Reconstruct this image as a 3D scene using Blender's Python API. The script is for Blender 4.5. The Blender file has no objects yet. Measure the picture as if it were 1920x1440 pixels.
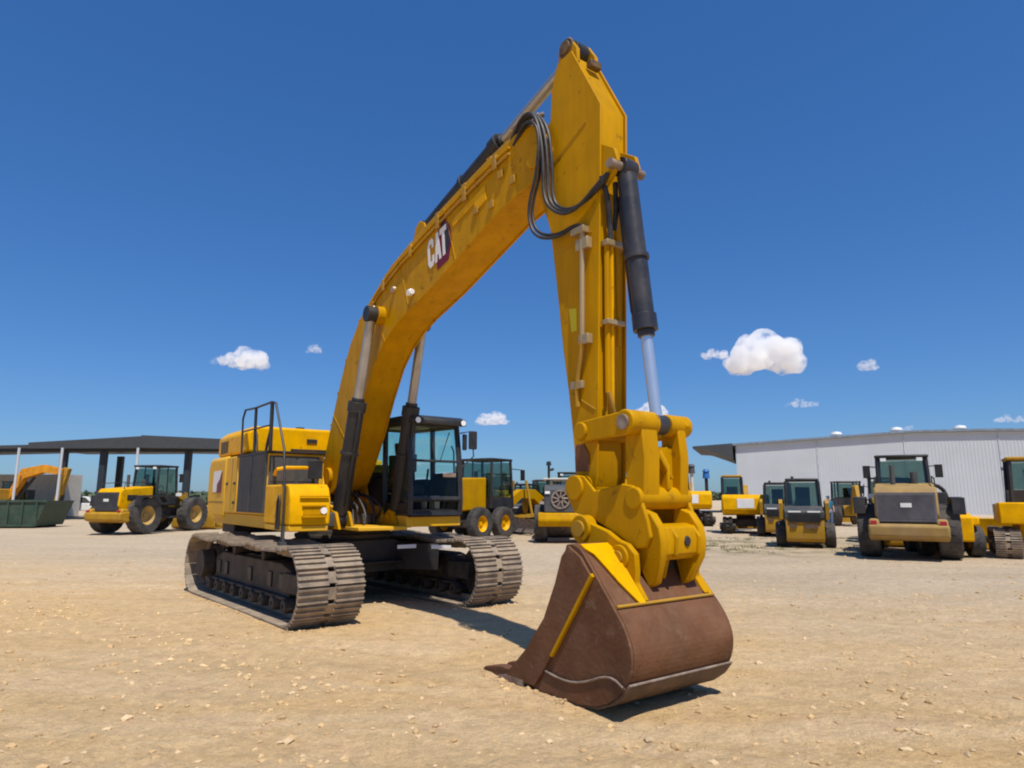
import bpy, bmesh, math, random
from mathutils import Vector, Matrix, noise
R = math.radians
random.seed(7)
sc = bpy.context.scene
col = sc.collection

# ------------------------------------------------------------------ camera, sky, sun, exposure
cam_d = bpy.data.cameras.new('camera'); cam = bpy.data.objects.new('camera', cam_d); col.objects.link(cam)
FPX, YH, EYE = 1240.0, 932.0, 1.7
pitch = math.atan((YH - 720) / FPX)
cam.location = (0, 0, EYE); cam.rotation_euler = (math.pi / 2 + pitch, 0, 0)
cam_d.sensor_width = 36; cam_d.lens = 36 * FPX / 1920
cam_d.clip_start = 0.05; cam_d.clip_end = 20000
sc.camera = cam
w = bpy.data.worlds.new('World'); sc.world = w; w.use_nodes = True
nt = w.node_tree
sky = nt.nodes.new('ShaderNodeTexSky'); sky.sky_type = 'NISHITA'; sky.sun_disc = False
SUN_EL = R(63); SX, SY = 0.36, -0.933
sky.sun_elevation = SUN_EL; sky.sun_rotation = math.atan2(SX, SY)
sky.altitude = 0; sky.air_density = 1.0; sky.dust_density = 0.5; sky.ozone_density = 4.0
bg = nt.nodes['Background']; bg.inputs[1].default_value = 0.075
hs = nt.nodes.new('ShaderNodeHueSaturation'); hs.inputs['Saturation'].default_value = 1.25
tn = nt.nodes.new('ShaderNodeMix'); tn.data_type = 'RGBA'; tn.blend_type = 'MULTIPLY'; tn.inputs[0].default_value = 1; tn.inputs[7].default_value = (0.95, 1.0, 1.35, 1)
nt.links.new(sky.outputs[0], hs.inputs['Color']); nt.links.new(hs.outputs[0], tn.inputs[6]); 
gm = nt.nodes.new('ShaderNodeGamma'); gm.inputs[1].default_value = 0.72; nt.links.new(tn.outputs[2], gm.inputs[0])
t2 = nt.nodes.new('ShaderNodeMix'); t2.data_type = 'RGBA'; t2.blend_type = 'MULTIPLY'; t2.inputs[0].default_value = 1; t2.inputs[7].default_value = (1.12, 1.62, 1.95, 1)
nt.links.new(gm.outputs[0], t2.inputs[6]); nt.links.new(t2.outputs[2], bg.inputs[0])
sd = bpy.data.lights.new('sun', 'SUN'); sd.energy = 4.8; sd.angle = R(0.5); sd.color = (1, 0.95, 0.87)
so = bpy.data.objects.new('sun', sd); col.objects.link(so)
tosun = Vector((SX * math.cos(SUN_EL), SY * math.cos(SUN_EL), math.sin(SUN_EL))).normalized()
so.rotation_euler = (-tosun).to_track_quat('-Z', 'Y').to_euler(); so.location = (0, 0, 50)
sc.view_settings.view_transform = 'Standard'; sc.view_settings.look = 'None'
sc.view_settings.exposure = 0.0; sc.view_settings.gamma = 1
sc.render.engine = 'CYCLES'
sc.cycles.filter_width = 2.0
sc.cycles.volume_bounces = 6

# ------------------------------------------------------------------ materials
def mat(name, base, rough=0.6, metal=0.0, var=0.25, scale=3.0, dust=None, dustamt=0.35, dscale=2.0, bump=0.0, bscale=40.0, spec=0.4, streak=False, chips=None, chipamt=0.8):
    m = bpy.data.materials.new(name); m.use_nodes = True
    n = m.node_tree.nodes; l = m.node_tree.links; b = n['Principled BSDF']
    b.inputs['Roughness'].default_value = rough; b.inputs['Metallic'].default_value = metal
    b.inputs['Specular IOR Level'].default_value = spec
    tc = n.new('ShaderNodeTexCoord')
    no = n.new('ShaderNodeTexNoise'); no.inputs['Scale'].default_value = scale; no.inputs['Detail'].default_value = 6
    l.new(tc.outputs['Object'], no.inputs['Vector'])
    mp = n.new('ShaderNodeMapRange'); mp.inputs[1].default_value = 0.3; mp.inputs[2].default_value = 0.7
    mp.inputs[3].default_value = 1 - var; mp.inputs[4].default_value = 1 + var
    l.new(no.outputs['Fac'], mp.inputs[0])
    mx = n.new('ShaderNodeMix'); mx.data_type = 'RGBA'; mx.blend_type = 'MULTIPLY'; mx.inputs[0].default_value = 1
    mx.inputs[6].default_value = (*base, 1); l.new(mp.outputs[0], mx.inputs[7])
    out = mx.outputs[2]
    if dust:
        n2 = n.new('ShaderNodeTexNoise'); n2.inputs['Scale'].default_value = dscale; n2.inputs['Detail'].default_value = 9; n2.inputs['Roughness'].default_value = 0.7
        if streak:
            mpp = n.new('ShaderNodeMapping'); mpp.inputs['Scale'].default_value = (2.5, 2.5, 0.35)
            l.new(tc.outputs['Object'], mpp.inputs[0]); l.new(mpp.outputs[0], n2.inputs['Vector'])
        else:
            l.new(tc.outputs['Object'], n2.inputs['Vector'])
        cr = n.new('ShaderNodeMapRange'); cr.inputs[1].default_value = 0.42; cr.inputs[2].default_value = 0.72
        cr.inputs[3].default_value = 0; cr.inputs[4].default_value = dustamt
        l.new(n2.outputs['Fac'], cr.inputs[0])
        m2 = n.new('ShaderNodeMix'); m2.data_type = 'RGBA'; l.new(cr.outputs[0], m2.inputs[0])
        l.new(out, m2.inputs[6]); m2.inputs[7].default_value = (*dust, 1); out = m2.outputs[2]
        rr = n.new('ShaderNodeMapRange'); rr.inputs[1].default_value = 0; rr.inputs[2].default_value = 1
        rr.inputs[3].default_value = rough; rr.inputs[4].default_value = 0.9
        l.new(cr.outputs[0], rr.inputs[0]); l.new(rr.outputs[0], b.inputs['Roughness'])
    if chips:
        n4 = n.new('ShaderNodeTexNoise'); n4.inputs['Scale'].default_value = 5.5; n4.inputs['Detail'].default_value = 10; n4.inputs['Roughness'].default_value = 0.72
        l.new(tc.outputs['Object'], n4.inputs['Vector'])
        c4 = n.new('ShaderNodeMapRange'); c4.inputs[1].default_value = 0.60; c4.inputs[2].default_value = 0.66; c4.inputs[3].default_value = 0; c4.inputs[4].default_value = chipamt
        l.new(n4.outputs['Fac'], c4.inputs[0])
        m4 = n.new('ShaderNodeMix'); m4.data_type = 'RGBA'; l.new(c4.outputs[0], m4.inputs[0]); l.new(out, m4.inputs[6]); m4.inputs[7].default_value = (*chips, 1); out = m4.outputs[2]
    l.new(out, b.inputs['Base Color'])
    if bump:
        n3 = n.new('ShaderNodeTexNoise'); n3.inputs['Scale'].default_value = bscale; n3.inputs['Detail'].default_value = 5
        l.new(tc.outputs['Object'], n3.inputs['Vector'])
        bp = n.new('ShaderNodeBump'); bp.inputs['Strength'].default_value = bump; bp.inputs['Distance'].default_value = 0.02
        l.new(n3.outputs['Fac'], bp.inputs['Height']); l.new(bp.outputs[0], b.inputs['Normal'])
    return m
def glassmat(name, tint, fac=0.16):
    m = bpy.data.materials.new(name); m.use_nodes = True
    n = m.node_tree.nodes; l = m.node_tree.links; n.remove(n['Principled BSDF'])
    t = n.new('ShaderNodeBsdfTransparent'); t.inputs[0].default_value = (*tint, 1)
    g = n.new('ShaderNodeBsdfGlossy'); g.inputs['Roughness'].default_value = 0.03; g.inputs[0].default_value = (0.9, 0.95, 0.95, 1)
    f = n.new('ShaderNodeLayerWeight'); f.inputs[0].default_value = 0.5
    pw = n.new('ShaderNodeMath'); pw.operation = 'POWER'; pw.inputs[1].default_value = 4.0; l.new(f.outputs['Facing'], pw.inputs[0])
    a = n.new('ShaderNodeMath'); a.operation = 'MULTIPLY_ADD'; a.inputs[1].default_value = 0.5; a.inputs[2].default_value = fac*0.5; l.new(pw.outputs[0], a.inputs[0])
    s = n.new('ShaderNodeMixShader'); l.new(a.outputs[0], s.inputs[0]); l.new(t.outputs[0], s.inputs[1]); l.new(g.outputs[0], s.inputs[2])
    l.new(s.outputs[0], n['Material Output'].inputs[0]); return m
DUST = (0.36, 0.25, 0.15)
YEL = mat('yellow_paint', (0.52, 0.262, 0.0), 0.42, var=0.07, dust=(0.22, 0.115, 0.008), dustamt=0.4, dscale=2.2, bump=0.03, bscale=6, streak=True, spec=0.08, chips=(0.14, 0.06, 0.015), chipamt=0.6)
YELB = mat('yellow_paint_lit', (0.78, 0.395, 0.0), 0.40, var=0.08, dust=(0.45, 0.23, 0.005), dustamt=0.5, dscale=3.5, bump=0.05, bscale=8, spec=0.08, chips=(0.20, 0.085, 0.012), chipamt=0.7)  # lighter copy of the machine yellow, sunlit brightness put into the colour
YELD = mat('yellow_paint_dusty', (0.46, 0.25, 0.012), 0.55, var=0.2, dust=(0.27, 0.17, 0.075), dustamt=0.75, dscale=1.5, spec=0.25, chips=(0.08, 0.05, 0.03), chipamt=0.6)
BLK = mat('black_paint', (0.018, 0.019, 0.021), 0.45, var=0.3, dust=(0.09, 0.07, 0.055), dustamt=0.4, dscale=2.5)
BLKC = mat('black_cylinder', (0.03, 0.032, 0.04), 0.32, var=0.2, dust=(0.10, 0.08, 0.06), dustamt=0.35, dscale=3)
FRAME = mat('dark_underframe', (0.035, 0.030, 0.027), 0.7, var=0.3, dust=(0.16, 0.115, 0.075), dustamt=0.55, dscale=3)
SHOE = mat('dusty_track_steel', (0.27, 0.215, 0.16), 0.72, var=0.3, scale=5, dust=(0.40, 0.29, 0.18), dustamt=0.75, dscale=5, bump=0.3, bscale=30)
RUST = mat('worn_brown_steel', (0.132, 0.058, 0.027), 0.6, var=0.28, scale=2.5, dust=(0.22, 0.125, 0.075), dustamt=0.5, dscale=3.5, bump=0.3, bscale=22, spec=0.2, chips=(0.23, 0.145, 0.095), chipamt=0.45)
RUSTD = mat('dark_brown_steel', (0.085, 0.05, 0.033), 0.65, var=0.3, dust=(0.2, 0.14, 0.10), dustamt=0.6, dscale=6, bump=0.3, bscale=25)
WORN = mat('scraped_steel', (0.30, 0.24, 0.19), 0.55, metal=0.25, var=0.3, scale=9, dust=(0.16, 0.08, 0.05), dustamt=0.8, dscale=7)
CHR = mat('chrome_rod', (0.66, 0.72, 0.76), 0.28, metal=0.75, var=0.05)
RODD = mat('dusty_rod', (0.42, 0.40, 0.37), 0.35, metal=0.7, var=0.15, dust=(0.34, 0.26, 0.2), dustamt=0.5)
GREY = mat('grey_plastic', (0.05, 0.055, 0.06), 0.6, var=0.2, dust=(0.2, 0.16, 0.12), dustamt=0.4)
HOSE = mat('rubber_hose', (0.02, 0.02, 0.022), 0.5, var=0.2, dust=(0.14, 0.11, 0.09), dustamt=0.4, dscale=6)
TYRE = mat('tyre_rubber', (0.035, 0.034, 0.033), 0.85, var=0.25, dust=(0.15, 0.125, 0.10), dustamt=0.7, dscale=2)
RIM = mat('rim_paint', (0.45, 0.28, 0.06), 0.6, var=0.2, dust=(0.3, 0.22, 0.13), dustamt=0.6)
WHITE = mat('white_paint', (0.78, 0.77, 0.74), 0.5, var=0.06, dust=(0.5, 0.42, 0.32), dustamt=0.2)
PIPE = mat('pale_steel_pipe', (0.46, 0.34, 0.18), 0.4, metal=0.4, var=0.15)
LAMP = mat('lamp_lens', (0.85, 0.85, 0.82), 0.15, var=0.03, spec=0.8)
RED = mat('red_paint', (0.42, 0.015, 0.03), 0.45, var=0.1)
DRED = mat('dark_red_decal', (0.16, 0.008, 0.02), 0.5, var=0.1)
SEAT = mat('seat_fabric', (0.03, 0.03, 0.035), 0.9)
SAFE = mat('safety_yellow_decal', (0.62, 0.52, 0.0), 0.5, var=0.05)
GLASS = glassmat('cab_glass', (0.90, 0.99, 0.94), 0.10)
GLASSB = glassmat('tinted_glass', (0.62, 0.70, 0.65), 0.10)
GLASSD = glassmat('dark_glass', (0.90, 0.95, 0.94), 0.02)
GREEN = mat('dark_green_paint', (0.030, 0.062, 0.040), 0.6, var=0.2, dust=(0.12, 0.11, 0.08), dustamt=0.5)
ROOFD = mat('dark_roof_metal', (0.055, 0.058, 0.062), 0.6, var=0.1)
GREASE = mat('greasy_steel', (0.10, 0.065, 0.03), 0.55, var=0.3, dust=(0.28, 0.17, 0.06), dustamt=0.6, dscale=6)
STEELD = mat('dark_steel_post', (0.022, 0.028, 0.038), 0.6, var=0.1)
WALL = mat('white_wall_sheet', (0.52, 0.54, 0.56), 0.55, var=0.05, scale=0.4, dust=(0.50, 0.48, 0.46), dustamt=0.3, dscale=0.6)
CREAM = mat('cream_sheet', (0.58, 0.53, 0.44), 0.6, var=0.08)
BLUE = mat('blue_cap', (0.02, 0.12, 0.35), 0.5)

# ------------------------------------------------------------------ mesh builder
SPLIT = {'weld_seam', 'pipe_clamp', 'fender', 'pivot_pin', 'swing_motor', 'control_console', 'lift_arm', 'hydraulic_pipe', 'hydraulic_hose', 'tail_light', 'reflector', 'work_light', 'skid_rail', 'roof_beam', 'push_arm', 'exhaust_pipe', 'wall_rib_', 'dozer_arm', 'front_frame', 'fender_tank', 'cover_plate', 'boarding_ladder', 'corner_post', 'panel_joint', 'operator_seat', 'canopy_post', 'cross_pin', 'top_cheek', 'side_mirror', 'antenna', 'hood_latch', 'wiper', 'drum_frame', 'backhoe_arm', 'exhaust_grille', 'flank_disc'}
class MB:
    def __init__(s): s.v = []; s.f = []
    def add(s, vs, fs):
        o = len(s.v); s.v += [Vector(v) for v in vs]; s.f += [[i + o for i in f] for f in fs]; return s
    def box(s, x0, x1, y0, y1, z0, z1):
        return s.add([(x0,y0,z0),(x1,y0,z0),(x1,y1,z0),(x0,y1,z0),(x0,y0,z1),(x1,y0,z1),(x1,y1,z1),(x0,y1,z1)],
                     [(0,3,2,1),(4,5,6,7),(0,1,5,4),(1,2,6,5),(2,3,7,6),(3,0,4,7)])
    def prism(s, prof, y0, y1):                         # profile in x,z extruded along y
        a = sum(prof[i][0]*prof[(i+1)%len(prof)][1] - prof[(i+1)%len(prof)][0]*prof[i][1] for i in range(len(prof)))
        p = list(prof) if a > 0 else list(reversed(prof)); n = len(p)
        vs = [(x,y0,z) for x,z in p] + [(x,y1,z) for x,z in p]
        fs = [tuple(range(n)), tuple(reversed(range(n, 2*n)))]
        for i in range(n): j = (i+1)%n; fs.append((i, i+n, j+n, j))
        return s.add(vs, fs)
    def prismx(s, prof, x0, x1):                        # profile in y,z along x
        m = MB().prism(prof, 0, 1)
        return s.add([(x0 + (x1-x0)*v.y, v.x, v.z) for v in m.v], [tuple(reversed(f)) for f in m.f])
    def prismz(s, prof, z0, z1):                        # profile in x,y along z
        m = MB().prism(prof, 0, 1)
        return s.add([(v.x, v.z, z0 + (z1-z0)*v.y) for v in m.v], [tuple(reversed(f)) for f in m.f])
    def cyl(s, p0, p1, r0, r1=None, seg=18):
        r1 = r0 if r1 is None else r1
        p0 = Vector(p0); p1 = Vector(p1); d = (p1-p0).normalized()
        a = d.orthogonal().normalized(); b = d.cross(a)
        vs = []
        for p, r in ((p0, r0), (p1, r1)):
            for i in range(seg):
                t = 2*math.pi*i/seg; vs.append(p + a*math.cos(t)*r + b*math.sin(t)*r)
        fs = [(i, (i+1)%seg, (i+1)%seg+seg, i+seg) for i in range(seg)] + [tuple(reversed(range(seg))), tuple(range(seg, 2*seg))]
        return s.add(vs, fs)
    def tube(s, pts, r, seg=8, smooth=0):
        pts = [Vector(p) for p in pts]
        for _ in range(smooth):
            q = [pts[0]]
            for a, b in zip(pts, pts[1:]): q += [a*0.75+b*0.25, a*0.25+b*0.75]
            q.append(pts[-1]); pts = q
        n = len(pts); vs = []; up = None
        for i, p in enumerate(pts):
            d = (pts[min(i+1,n-1)] - pts[max(i-1,0)]).normalized()
            if up is None: up = d.orthogonal().normalized()
            up = (up - d*up.dot(d)).normalized(); b = d.cross(up)
            for k in range(seg):
                t = 2*math.pi*k/seg; vs.append(p + up*math.cos(t)*r + b*math.sin(t)*r)
        fs = []
        for i in range(n-1):
            for k in range(seg):
                k2 = (k+1)%seg; fs.append((i*seg+k, i*seg+k2, (i+1)*seg+k2, (i+1)*seg+k))
        fs += [tuple(reversed(range(seg))), tuple(range((n-1)*seg, n*seg))]
        return s.add(vs, fs)
    def lathe(s, prof, seg=32, c=(0,0,0), closed=True):   # profile (radius, y) round the y axis
        n = len(prof); vs = []; fs = []
        for i in range(seg):
            t = 2*math.pi*i/seg
            for r, y in prof: vs.append((c[0]+r*math.cos(t), c[1]+y, c[2]+r*math.sin(t)))
        m = n if closed else n-1
        for i in range(seg):
            j = (i+1)%seg
            for k in range(m):
                k2 = (k+1)%n; fs.append((i*n+k, i*n+k2, j*n+k2, j*n+k))
        return s.add(vs, fs)
    def xf(s, M):
        s.v = [M @ v for v in s.v]; return s
    def join(s, o): return s.add(o.v, o.f)
    def pieces(s, merge):
        n = len(s.v); p = list(range(n))
        def f(a):
            while p[a] != a: p[a] = p[p[a]]; a = p[a]
            return a
        for q in s.f:
            for i in q[1:]: p[f(i)] = f(q[0])
        g = {}
        for i in range(n): g.setdefault(f(i), []).append(i)
        L = [[idx, [min(s.v[i][k] for i in idx)-0.012 for k in range(3)], [max(s.v[i][k] for i in idx)+0.012 for k in range(3)]] for idx in g.values() if len(idx) > 2]
        ch = merge
        while ch:
            ch = False
            for a in range(len(L)):
                for c in range(a+1, len(L)):
                    A, C_ = L[a], L[c]
                    if all(A[1][k] < C_[2][k] and C_[1][k] < A[2][k] for k in range(3)):
                        L[a] = [A[0]+C_[0], [min(A[1][k], C_[1][k]) for k in range(3)], [max(A[2][k], C_[2][k]) for k in range(3)]]; del L[c]; ch = True; break
                if ch: break
        out = []
        for idx, _, _ in L:
            mp_ = {o: i for i, o in enumerate(idx)}; m_ = MB(); m_.v = [s.v[i] for i in idx]; m_.f = [[mp_[i] for i in q] for q in s.f if q[0] in mp_]; out.append(m_)
        return out
    def build(s, name, m, parent=None, bevel=0.0, sharp=35, seg=2, label=None):
        if name in SPLIT:
            P_ = s.pieces(name not in ('hydraulic_hose', 'weld_seam'))
            if len(P_) > 1:
                objs = [q.build1(name, m, parent, bevel, sharp, seg, label) for q in P_]
                return objs[0]
        return s.build1(name, m, parent, bevel, sharp, seg, label)
    def build1(s, name, m, parent=None, bevel=0.0, sharp=35, seg=2, label=None):
        me = bpy.data.meshes.new(name); me.from_pydata([tuple(v) for v in s.v], [], s.f); me.validate()
        bm = bmesh.new(); bm.from_mesh(me); bmesh.ops.recalc_face_normals(bm, faces=bm.faces); bm.to_mesh(me); bm.free()
        for p in me.polygons: p.use_smooth = True
        me.set_sharp_from_angle(angle=R(sharp))
        me.materials.append(m)
        o = bpy.data.objects.new(name, me); col.objects.link(o)
        if parent: o.parent = parent
        if bevel:
            bv = o.modifiers.new('bevel', 'BEVEL'); bv.width = bevel; bv.segments = seg; bv.limit_method = 'ANGLE'; bv.angle_limit = R(40)
            bv.harden_normals = False
        if label: o['label'] = label
        return o
def tag(o, label=None, cat=None, group=None, kind=None):
    if label: o['label'] = label
    if cat: o['category'] = cat
    if group: o['group'] = group
    if kind: o['kind'] = kind
    return o
def thing(name, label, cat, loc=(0,0,0), rz=0, group=None):
    o = bpy.data.objects.new(name, None); col.objects.link(o); o.location = loc; o.rotation_euler = (0,0,rz)
    return tag(o, label, cat, group)
def kids(o): return [c for c in bpy.data.objects if c.parent == o]
def copy_tree(o, parent=None):
    c = o.copy(); col.objects.link(c)
    if parent: c.parent = parent
    for ch in kids(o): copy_tree(ch, c)
    return c

# ------------------------------------------------------------------ ground
def gh(x, y):
    d = math.hypot(x, y)
    f = 1.0 if d < 45 else max(0.0, 1 - (d-45)/30)
    if f <= 0: return 0.0
    h = 0.022*noise.noise(Vector((x*0.35, y*0.5, 3.1))) + 0.010*noise.noise(Vector((x*1.7, y*1.7, 8.0))) + 0.007*noise.noise(Vector((x*5, y*5, 1.0))) + (0.006*noise.noise(Vector((x*13, y*13, 4.0))) if d < 16 else 0)
    # wheel ruts curving across the yard
    for k, (a, b, c0) in enumerate(((-0.50, 0.004, 5.9), (-0.50, 0.004, 4.3), (-0.42, 0.004, 7.2), (-0.30, 0.0, 12.6), (-0.26, 0.0, 11.3), (-0.62, 0.0, 3.0), (0.05, -0.006, 4.9), (-0.16, 0.0, 16.5), (0.0, 0.0, 14.0))):
        yy = c0 + a*x + b*x*x
        e = (y-yy)/0.22
        if abs(e) < 3 and y > 2: h += (-0.026*math.exp(-e*e) + 0.020*math.exp(-(abs(e)-1.5)**2*3)*(0.6+0.8*noise.noise(Vector((x*5, y*5, k*1.0)))) + (0.009*math.tanh(3*math.sin((x*0.87-y*0.5)*19 + (6 if e > 0 else 0) + abs(e)*2.2)) if abs(e) < 1.25 and k < 7 else 0)) * (0.6+0.6*noise.noise(Vector((x*0.6, k*3.0, 0))))
    return h*f
def axis(lo, hi, dense_lo, dense_hi, step, far):
    a = []; t = dense_lo
    while t <= dense_hi: a.append(t); t += step
    s = step; t = dense_lo; L = []
    while t > -far: s *= 1.16; t -= s; L.append(t)
    s = step; t = a[-1]; U = []
    while t < far: s *= 1.16; t += s; U.append(t)
    return list(reversed(L)) + a + U
gx = axis(0, 0, -9, 9, 0.07, 9000); gy = axis(0, 0, 1.6, 14, 0.06, 9000)
vs = []
for y in gy:
    for x in gx: vs.append((x, y, gh(x, y) if (abs(x) < 60 and -20 < y < 80) else 0.0))
nx = len(gx)
fs = [(j*nx+i, j*nx+i+1, (j+1)*nx+i+1, (j+1)*nx+i) for j in range(len(gy)-1) for i in range(nx-1)]
me = bpy.data.meshes.new('ground'); me.from_pydata(vs, [], fs)
for p in me.polygons: p.use_smooth = True
ground = bpy.data.objects.new('ground', me); col.objects.link(ground); tag(ground, kind='structure')
def ground_mat():
    m = bpy.data.materials.new('sandy_ground'); m.use_nodes = True
    n = m.node_tree.nodes; l = m.node_tree.links; b = n['Principled BSDF']
    b.inputs['Roughness'].default_value = 0.95; b.inputs['Specular IOR Level'].default_value = 0.15
    tc = n.new('ShaderNodeTexCoord')
    def no(scale, det=5, rough=0.6, vec=None):
        t = n.new('ShaderNodeTexNoise'); t.inputs['Scale'].default_value = scale; t.inputs['Detail'].default_value = det; t.inputs['Roughness'].default_value = rough
        l.new(vec or tc.outputs['Object'], t.inputs['Vector']); return t.outputs['Fac']
    def mr(x, a, b_, c, d):
        t = n.new('ShaderNodeMapRange'); t.inputs[1].default_value = a; t.inputs[2].default_value = b_; t.inputs[3].default_value = c; t.inputs[4].default_value = d
        l.new(x, t.inputs[0]); return t.outputs[0]
    def mix(f, a, c, mode='MIX'):
        t = n.new('ShaderNodeMix'); t.data_type = 'RGBA'; t.blend_type = mode
        if isinstance(f, float): t.inputs[0].default_value = f
        else: l.new(f, t.inputs[0])
        for i, v in ((6, a), (7, c)):
            if isinstance(v, tuple): t.inputs[i].default_value = (*v, 1)
            else: l.new(v, t.inputs[i])
        return t.outputs[2]
    def math_(op, a, c):
        t = n.new('ShaderNodeMath'); t.operation = op
        for i, v in ((0, a), (1, c)):
            if isinstance(v, (int, float)): t.inputs[i].default_value = v
            else: l.new(v, t.inputs[i])
        return t.outputs[0]
    mp = n.new('ShaderNodeMapping'); mp.inputs['Rotation'].default_value = (0, 0, R(30)); mp.inputs['Scale'].default_value = (0.18, 1.0, 1)
    wn = n.new('ShaderNodeTexNoise'); wn.inputs['Scale'].default_value = 0.22; l.new(tc.outputs['Object'], wn.inputs['Vector'])
    wa = n.new('ShaderNodeVectorMath'); wa.operation = 'SCALE'; wa.inputs['Scale'].default_value = 4.0; l.new(wn.outputs['Color'], wa.inputs[0])
    wb = n.new('ShaderNodeVectorMath'); wb.operation = 'ADD'; l.new(tc.outputs['Object'], wb.inputs[0]); l.new(wa.outputs[0], wb.inputs[1])
    l.new(wb.outputs[0], mp.inputs[0]); sv = mp.outputs[0]
    c = mix(mr(no(0.35, 4), 0.35, 0.65, 0, 1), (0.71, 0.47, 0.215), (0.65, 0.46, 0.25))
    c = mix(mr(no(1.1, 6, 0.6, sv), 0.46, 0.62, 0, 0.85), c, (0.74, 0.53, 0.30))      # pale drag streaks
    c = mix(mr(no(0.75, 6, 0.65, sv), 0.54, 0.70, 0, 0.6), c, (0.47, 0.315, 0.165))       # darker compacted clay
    c = mix(mr(no(2.3, 5), 0.55, 0.75, 0, 0.45), c, (0.68, 0.43, 0.27))                  # reddish patches
    # greyer gravel across the far part of the yard
    sx = n.new('ShaderNodeSeparateXYZ'); l.new(tc.outputs['Object'], sx.inputs[0])
    yy = math_('ADD', sx.outputs[1], math_('MULTIPLY', sx.outputs[0], 0.35))
    far = mr(math_('ADD', yy, math_('MULTIPLY', no(0.25, 4), 5.0)), 11.0, 19.0, 0, 0.75)
    c = mix(far, c, mix(mr(no(0.5, 6, 0.7, sv), 0.35, 0.65, 0, 1), (0.42, 0.345, 0.25), (0.55, 0.45, 0.33)))
    wy = math_('MULTIPLY', mr(sx.outputs[1], 18.5, 21.0, 0, 1), mr(sx.outputs[1], 27.0, 31.0, 1, 0))
    wx = math_('MULTIPLY', mr(sx.outputs[0], 4.0, 7.0, 0, 1), mr(sx.outputs[0], 18.0, 23.0, 1, 0))
    weed = math_('MULTIPLY', math_('MULTIPLY', wx, wy), mr(no(0.7, 6, 0.7), 0.42, 0.62, 0, 0.75))
    c = mix(weed, c, (0.20, 0.175, 0.09))
    c = mix(1.0, c, mr(no(5.5, 8, 0.72), 0.3, 0.7, 0.80, 1.18), 'MULTIPLY')
    fine = no(26, 8, 0.75); c = mix(1.0, c, mr(fine, 0.25, 0.75, 0.80, 1.2), 'MULTIPLY')
    fine2 = no(110, 4, 0.7); c = mix(1.0, c, mr(fine2, 0.3, 0.7, 0.82, 1.18), 'MULTIPLY')
    vo = n.new('ShaderNodeTexVoronoi'); vo.inputs['Scale'].default_value = 14; l.new(tc.outputs['Object'], vo.inputs['Vector'])
    spk = math_('MULTIPLY', mr(vo.outputs['Distance'], 0.10, 0.22, 1, 0), mr(no(3.0, 3), 0.5, 0.62, 0, 0.6))
    c = mix(spk, c, (0.62, 0.53, 0.40))
    l.new(c, b.inputs['Base Color'])
    h = math_('ADD', math_('MULTIPLY', no(9, 8, 0.7), 1.0), math_('ADD', math_('MULTIPLY', fine, 0.5), math_('MULTIPLY', spk, 0.25)))
    bp = n.new('ShaderNodeBump'); bp.inputs['Strength'].default_value = 1.0; bp.inputs['Distance'].default_value = 0.06
    l.new(h, bp.inputs['Height']); l.new(bp.outputs[0], b.inputs['Normal'])
    return m
me.materials.append(ground_mat())

# loose pebbles and clods lying on the yard (one uncountable mass)
def scatter(name, count, seed, rmin, rmax, m, region, kindlabel):
    rnd = random.Random(seed); V = []; F = []
    ico = [(0,0,1),(.9,0,.3),(.28,.85,.35),(-.73,.52,.3),(-.72,-.53,.35),(.3,-.85,.3),(.7,.5,-.4),(-.28,.86,-.4),(-.9,0,-.4),(-.27,-.87,-.4),(.72,-.52,-.4),(0,0,-.9)]
    tri = [(0,1,2),(0,2,3),(0,3,4),(0,4,5),(0,5,1),(1,6,2),(2,7,3),(3,8,4),(4,9,5),(5,10,1),(6,7,2),(7,8,3),(8,9,4),(9,10,5),(10,6,1)]
    for i in range(count):
        x, y = region(rnd)
        r = rmin + (rmax-rmin)*rnd.random()**11
        a = rnd.random()*6.28; sx_, sy_, sz = 0.7+rnd.random()*0.7, 0.7+rnd.random()*0.6, 0.4+rnd.random()*0.4
        z = gh(x, y) + r*sz*0.15; o = len(V)
        for p in ico:
            j = 1 + (rnd.random()-0.5)*0.4
            px, py, pz = p[0]*sx_*r*j, p[1]*sy_*r*j, p[2]*sz*r*j
            V.append((x + px*math.cos(a) - py*math.sin(a), y + px*math.sin(a) + py*math.cos(a), z + pz))
        F += [tuple(k+o for k in t) for t in tri]
    mm = bpy.data.meshes.new(name); mm.from_pydata(V, [], F); mm.materials.append(m)
    o = bpy.data.objects.new(name, mm); col.objects.link(o)
    return tag(o, kindlabel, 'gravel', kind='stuff')
def reg(rnd):
    t = rnd.random(); y = 2.2 + 22*t**2.0; x = (rnd.random()*2-1)*(y*0.85+0.6); return x, y
STONE = mat('pebble_stone', (0.58, 0.42, 0.24), 0.95, var=0.25, scale=1.5)
STONE2 = mat('clay_clod', (0.50, 0.335, 0.165), 0.95, var=0.3, scale=5)
scatter('gravel', 6500, 3, 0.004, 0.040, STONE, reg, 'pale loose pebbles strewn over the sandy yard')
scatter('dirt_clods', 14000, 5, 0.004, 0.045, STONE2, reg, 'small brown dirt clods strewn over the sandy yard')
def reg2(rnd):
    if rnd.random() < 0.6: a, b_, sp = (-7.6, 10.3), (1.6, 3.0), 0.45
    else: a, b_, sp = (-9.5, 11.6), (-0.6, 6.0), 0.22
    t = rnd.random(); x = a[0]+(b_[0]-a[0])*t + rnd.gauss(0, sp); y = a[1]+(b_[1]-a[1])*t + 0.6*math.sin(t*5) + rnd.gauss(0, sp); return x, max(2.1, y)
scatter('rubble', 1900, 11, 0.004, 0.042, mat('rubble_stone', (0.60, 0.42, 0.215), 0.95, var=0.3, scale=2), reg2, 'band of coarser rubble dragged across the sand left of the bucket')
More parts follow.
